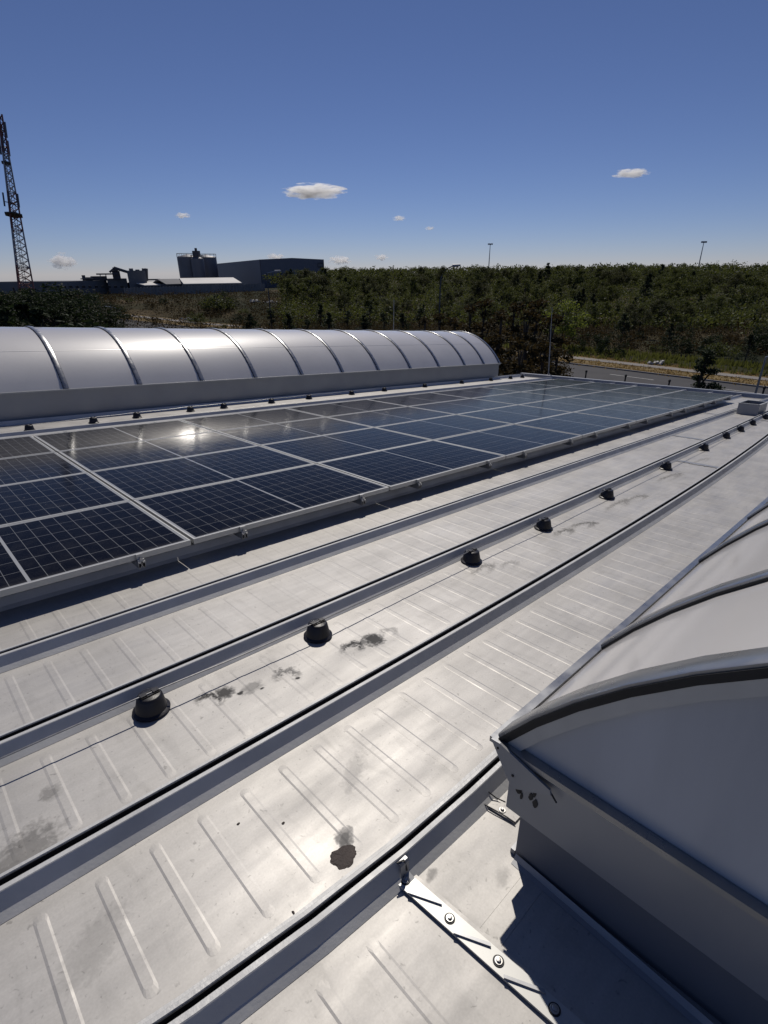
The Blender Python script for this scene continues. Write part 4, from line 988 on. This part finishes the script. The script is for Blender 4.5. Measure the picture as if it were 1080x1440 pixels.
lamp(105, 455, 104, 437, 98, -1, 'low dark street lamp at the bend of the road in front of the left thicket', r_=.09)
lamp(168, 460, 167, 434, 104, -1, 'thin street lamp right of the left thicket beside the pale road', r_=.08)
def highmast(px, pyt, D, label):
    tp = at(px, pyt, D); g_ = gz(tp.x, tp.y); t_ = thing('flood_mast', label, 'flood light mast', T((tp.x, tp.y, g_))); mb = MB(); h_ = tp.z-g_; mb.tube([(0, 0, 0), (0, 0, h_)], .3, 8, .14); part('pole', mb, 'pole', t_)
    mb = MB(); mb.box((-1.1, -.15, h_-.15), (1.1, .15, h_+.1)); 
    for k in (-1, -.35, .35, 1): mb.box((k-.22, -.3, h_-.45), (k+.22, .1, h_+.25))
    part('lamp_head', mb, 'pole', t_)
highmast(689.5, 343, 300, 'tall flood light mast rising above the wood left of centre')
highmast(990, 340, 300, 'tall flood light mast rising above the wood at the right')
for px, py in ((812, 374),): pass
def rod(pxb, pyb, pxt, pyt, X=None, label='', r_=.012, base_roof=True):
    # a rod standing on the roof: foot from the roof plane, top above it
    dloc = inv.to_3x3() @ ray(pxb, pyb); c = Vector((0, 0, CAMH)); t_ = -CAMH/dloc.z; foot = c+dloc*t_
    D = math.hypot(*(MR @ foot).xy); tp = inv @ at(pxt, pyt, D)
    th = thing('lightning_rod', label, 'lightning rod', MR @ T(foot)); v = tp-foot
    mb = MB(); mb.tube([(0, 0, 0), v*.45], r_*1.5, 8); mb.tube([v*.45, v], r_, 8, r_*.6); part('rod', mb, 'pole', th)
    mb = MB(); mb.lathe([(.13, .002), (.13, .05), (.05, .09), (.03, .12)], n=20); part('foot', mb, 'kerb', th, smooth=35)
rod(771, 531, 776.5, 432, label='thin pale lightning rod at the far roof edge before the yellow green tree', r_=.013)
# rod behind the far skylight
b_ = MR @ Vector((12.3, 12.9, 0)); tp = at(554, 421, math.hypot(b_.x, b_.y)); bb = at(554, 470, math.hypot(b_.x, b_.y)); foot = inv @ bb; foot.z = .0; v = (inv @ tp)-foot
th = thing('lightning_rod', 'thin lightning rod rising behind the far skylight', 'lightning rod', MR @ T(foot)); mb = MB(); mb.tube([(0, 0, 0), v], .012, 8, .008); part('rod', mb, 'pole', th); mb = MB(); mb.lathe([(.13, .002), (.13, .05), (.03, .1)], n=20); part('foot', mb, 'kerb', th)
for k, (px, pb, pt) in enumerate(((823, 533, 521), (878, 540, 527), (939, 548, 534), (1069, 566, 543))):
    d = ray(px, pb); t_ = -CAM_Z/d.z; x, y = d.x*t_, d.y*t_; h_ = at(px, pt, math.hypot(x, y)).z
    th = thing('guide_post', 'black roadside guide post on the near edge of the road, %s from the left' % ['first', 'second', 'third', 'fourth'][k], 'guide post', T((x, y, 0)), 'guide posts along the near road edge')
    mb = MB(); mb.tube([(0, 0, 0), (0, 0, h_)], .07, 8); part('post', mb, 'post', th); mb = MB(); mb.lathe([(.10, h_-.16), (.11, h_-.03), (.05, h_+.04)], n=12); part('cap', mb, 'post', th)
lamp(1076, 560, 1077, 502, 52, 1, 'grey post cropped by the right edge of the picture beside the road', r_=.09, m='pole')

# ------------------------------------------------------------------ clouds
def cloud_mat():
    m = bpy.data.materials.new('cloud_vapour'); m.use_nodes = True; t = m.node_tree; N = t.nodes; L = t.links; N.clear()
    out = N.new('ShaderNodeOutputMaterial'); pv = N.new('ShaderNodeVolumePrincipled'); pv.inputs['Color'].default_value = (1, 1, 1, 1); pv.inputs['Anisotropy'].default_value = .55
    tc = N.new('ShaderNodeTexCoord'); n = N.new('ShaderNodeTexNoise'); n.inputs['Scale'].default_value = 2.2; n.inputs['Detail'].default_value = 6; oi = N.new('ShaderNodeObjectInfo')
    ad = N.new('ShaderNodeVectorMath'); ad.operation = 'ADD'; L.new(tc.outputs['Object'], ad.inputs[0]); L.new(oi.outputs['Location'], ad.inputs[1]); L.new(ad.outputs[0], n.inputs[0])
    ln = N.new('ShaderNodeVectorMath'); ln.operation = 'LENGTH'; L.new(tc.outputs['Object'], ln.inputs[0])
    # density: noise minus distance from the middle
    a = N.new('ShaderNodeMath'); a.operation = 'MULTIPLY_ADD'; L.new(n.outputs[0], a.inputs[0]); a.inputs[1].default_value = 2.6; a.inputs[2].default_value = -.62
    b = N.new('ShaderNodeMath'); b.operation = 'SUBTRACT'; L.new(a.outputs[0], b.inputs[0]); L.new(ln.outputs['Value'], b.inputs[1])
    mr = N.new('ShaderNodeMapRange'); L.new(b.outputs[0], mr.inputs[0]); mr.inputs[1].default_value = -.05; mr.inputs[2].default_value = .25; mr.inputs[3].default_value = 0; mr.inputs[4].default_value = .045
    L.new(mr.outputs[0], pv.inputs['Density']); L.new(pv.outputs[0], out.inputs['Volume']); return m
M['cloud'] = cloud_mat()
CL = [(442, 269, 50, 10, 'widest white cloud, high left of centre'), (888, 244, 26, 5.5, 'small flat white cloud high at the right'), (88, 367, 20, 11, 'puffy white cloud low beside the lattice mast'),
      (257, 303, 12, 4, 'tiny wisp of cloud left of the widest cloud'), (561, 307, 11, 4, 'tiny cloud right of the widest cloud'), (604, 321, 8, 3, 'smallest cloud puff just right of centre'),
      (537, 362, 13, 5, 'small cloud low over the wood right of the large hall'), (478, 366, 20, 7, 'faint low cloud just right of the large hall'), (387, 361, 15, 5, 'small cloud peeking over the roof of the large hall'), (482, 383, 16, 5, 'flat cloud behind the treetops right of the large hall')]
for (px, py, rx, ry, lb) in CL:
    D = 4500; c = at(px, py, D); s_ = (c-Vector((0, 0, CAM_Z))).length/FPX*.86; me = bpy.data.meshes.new('cloud')
    mb = MB(); mb.lathe([(math.sin(PI*k/10)+1e-4, -math.cos(PI*k/10)) for k in range(11)], n=20)
    o = link('cloud', mb.mesh('cloud', M['cloud']), None, T(c) @ Matrix.Diagonal((rx*.98*s_, rx*.7*s_, ry*1.0*s_, 1))); o['kind'] = 'structure'; tag(o, lb, 'cloud')
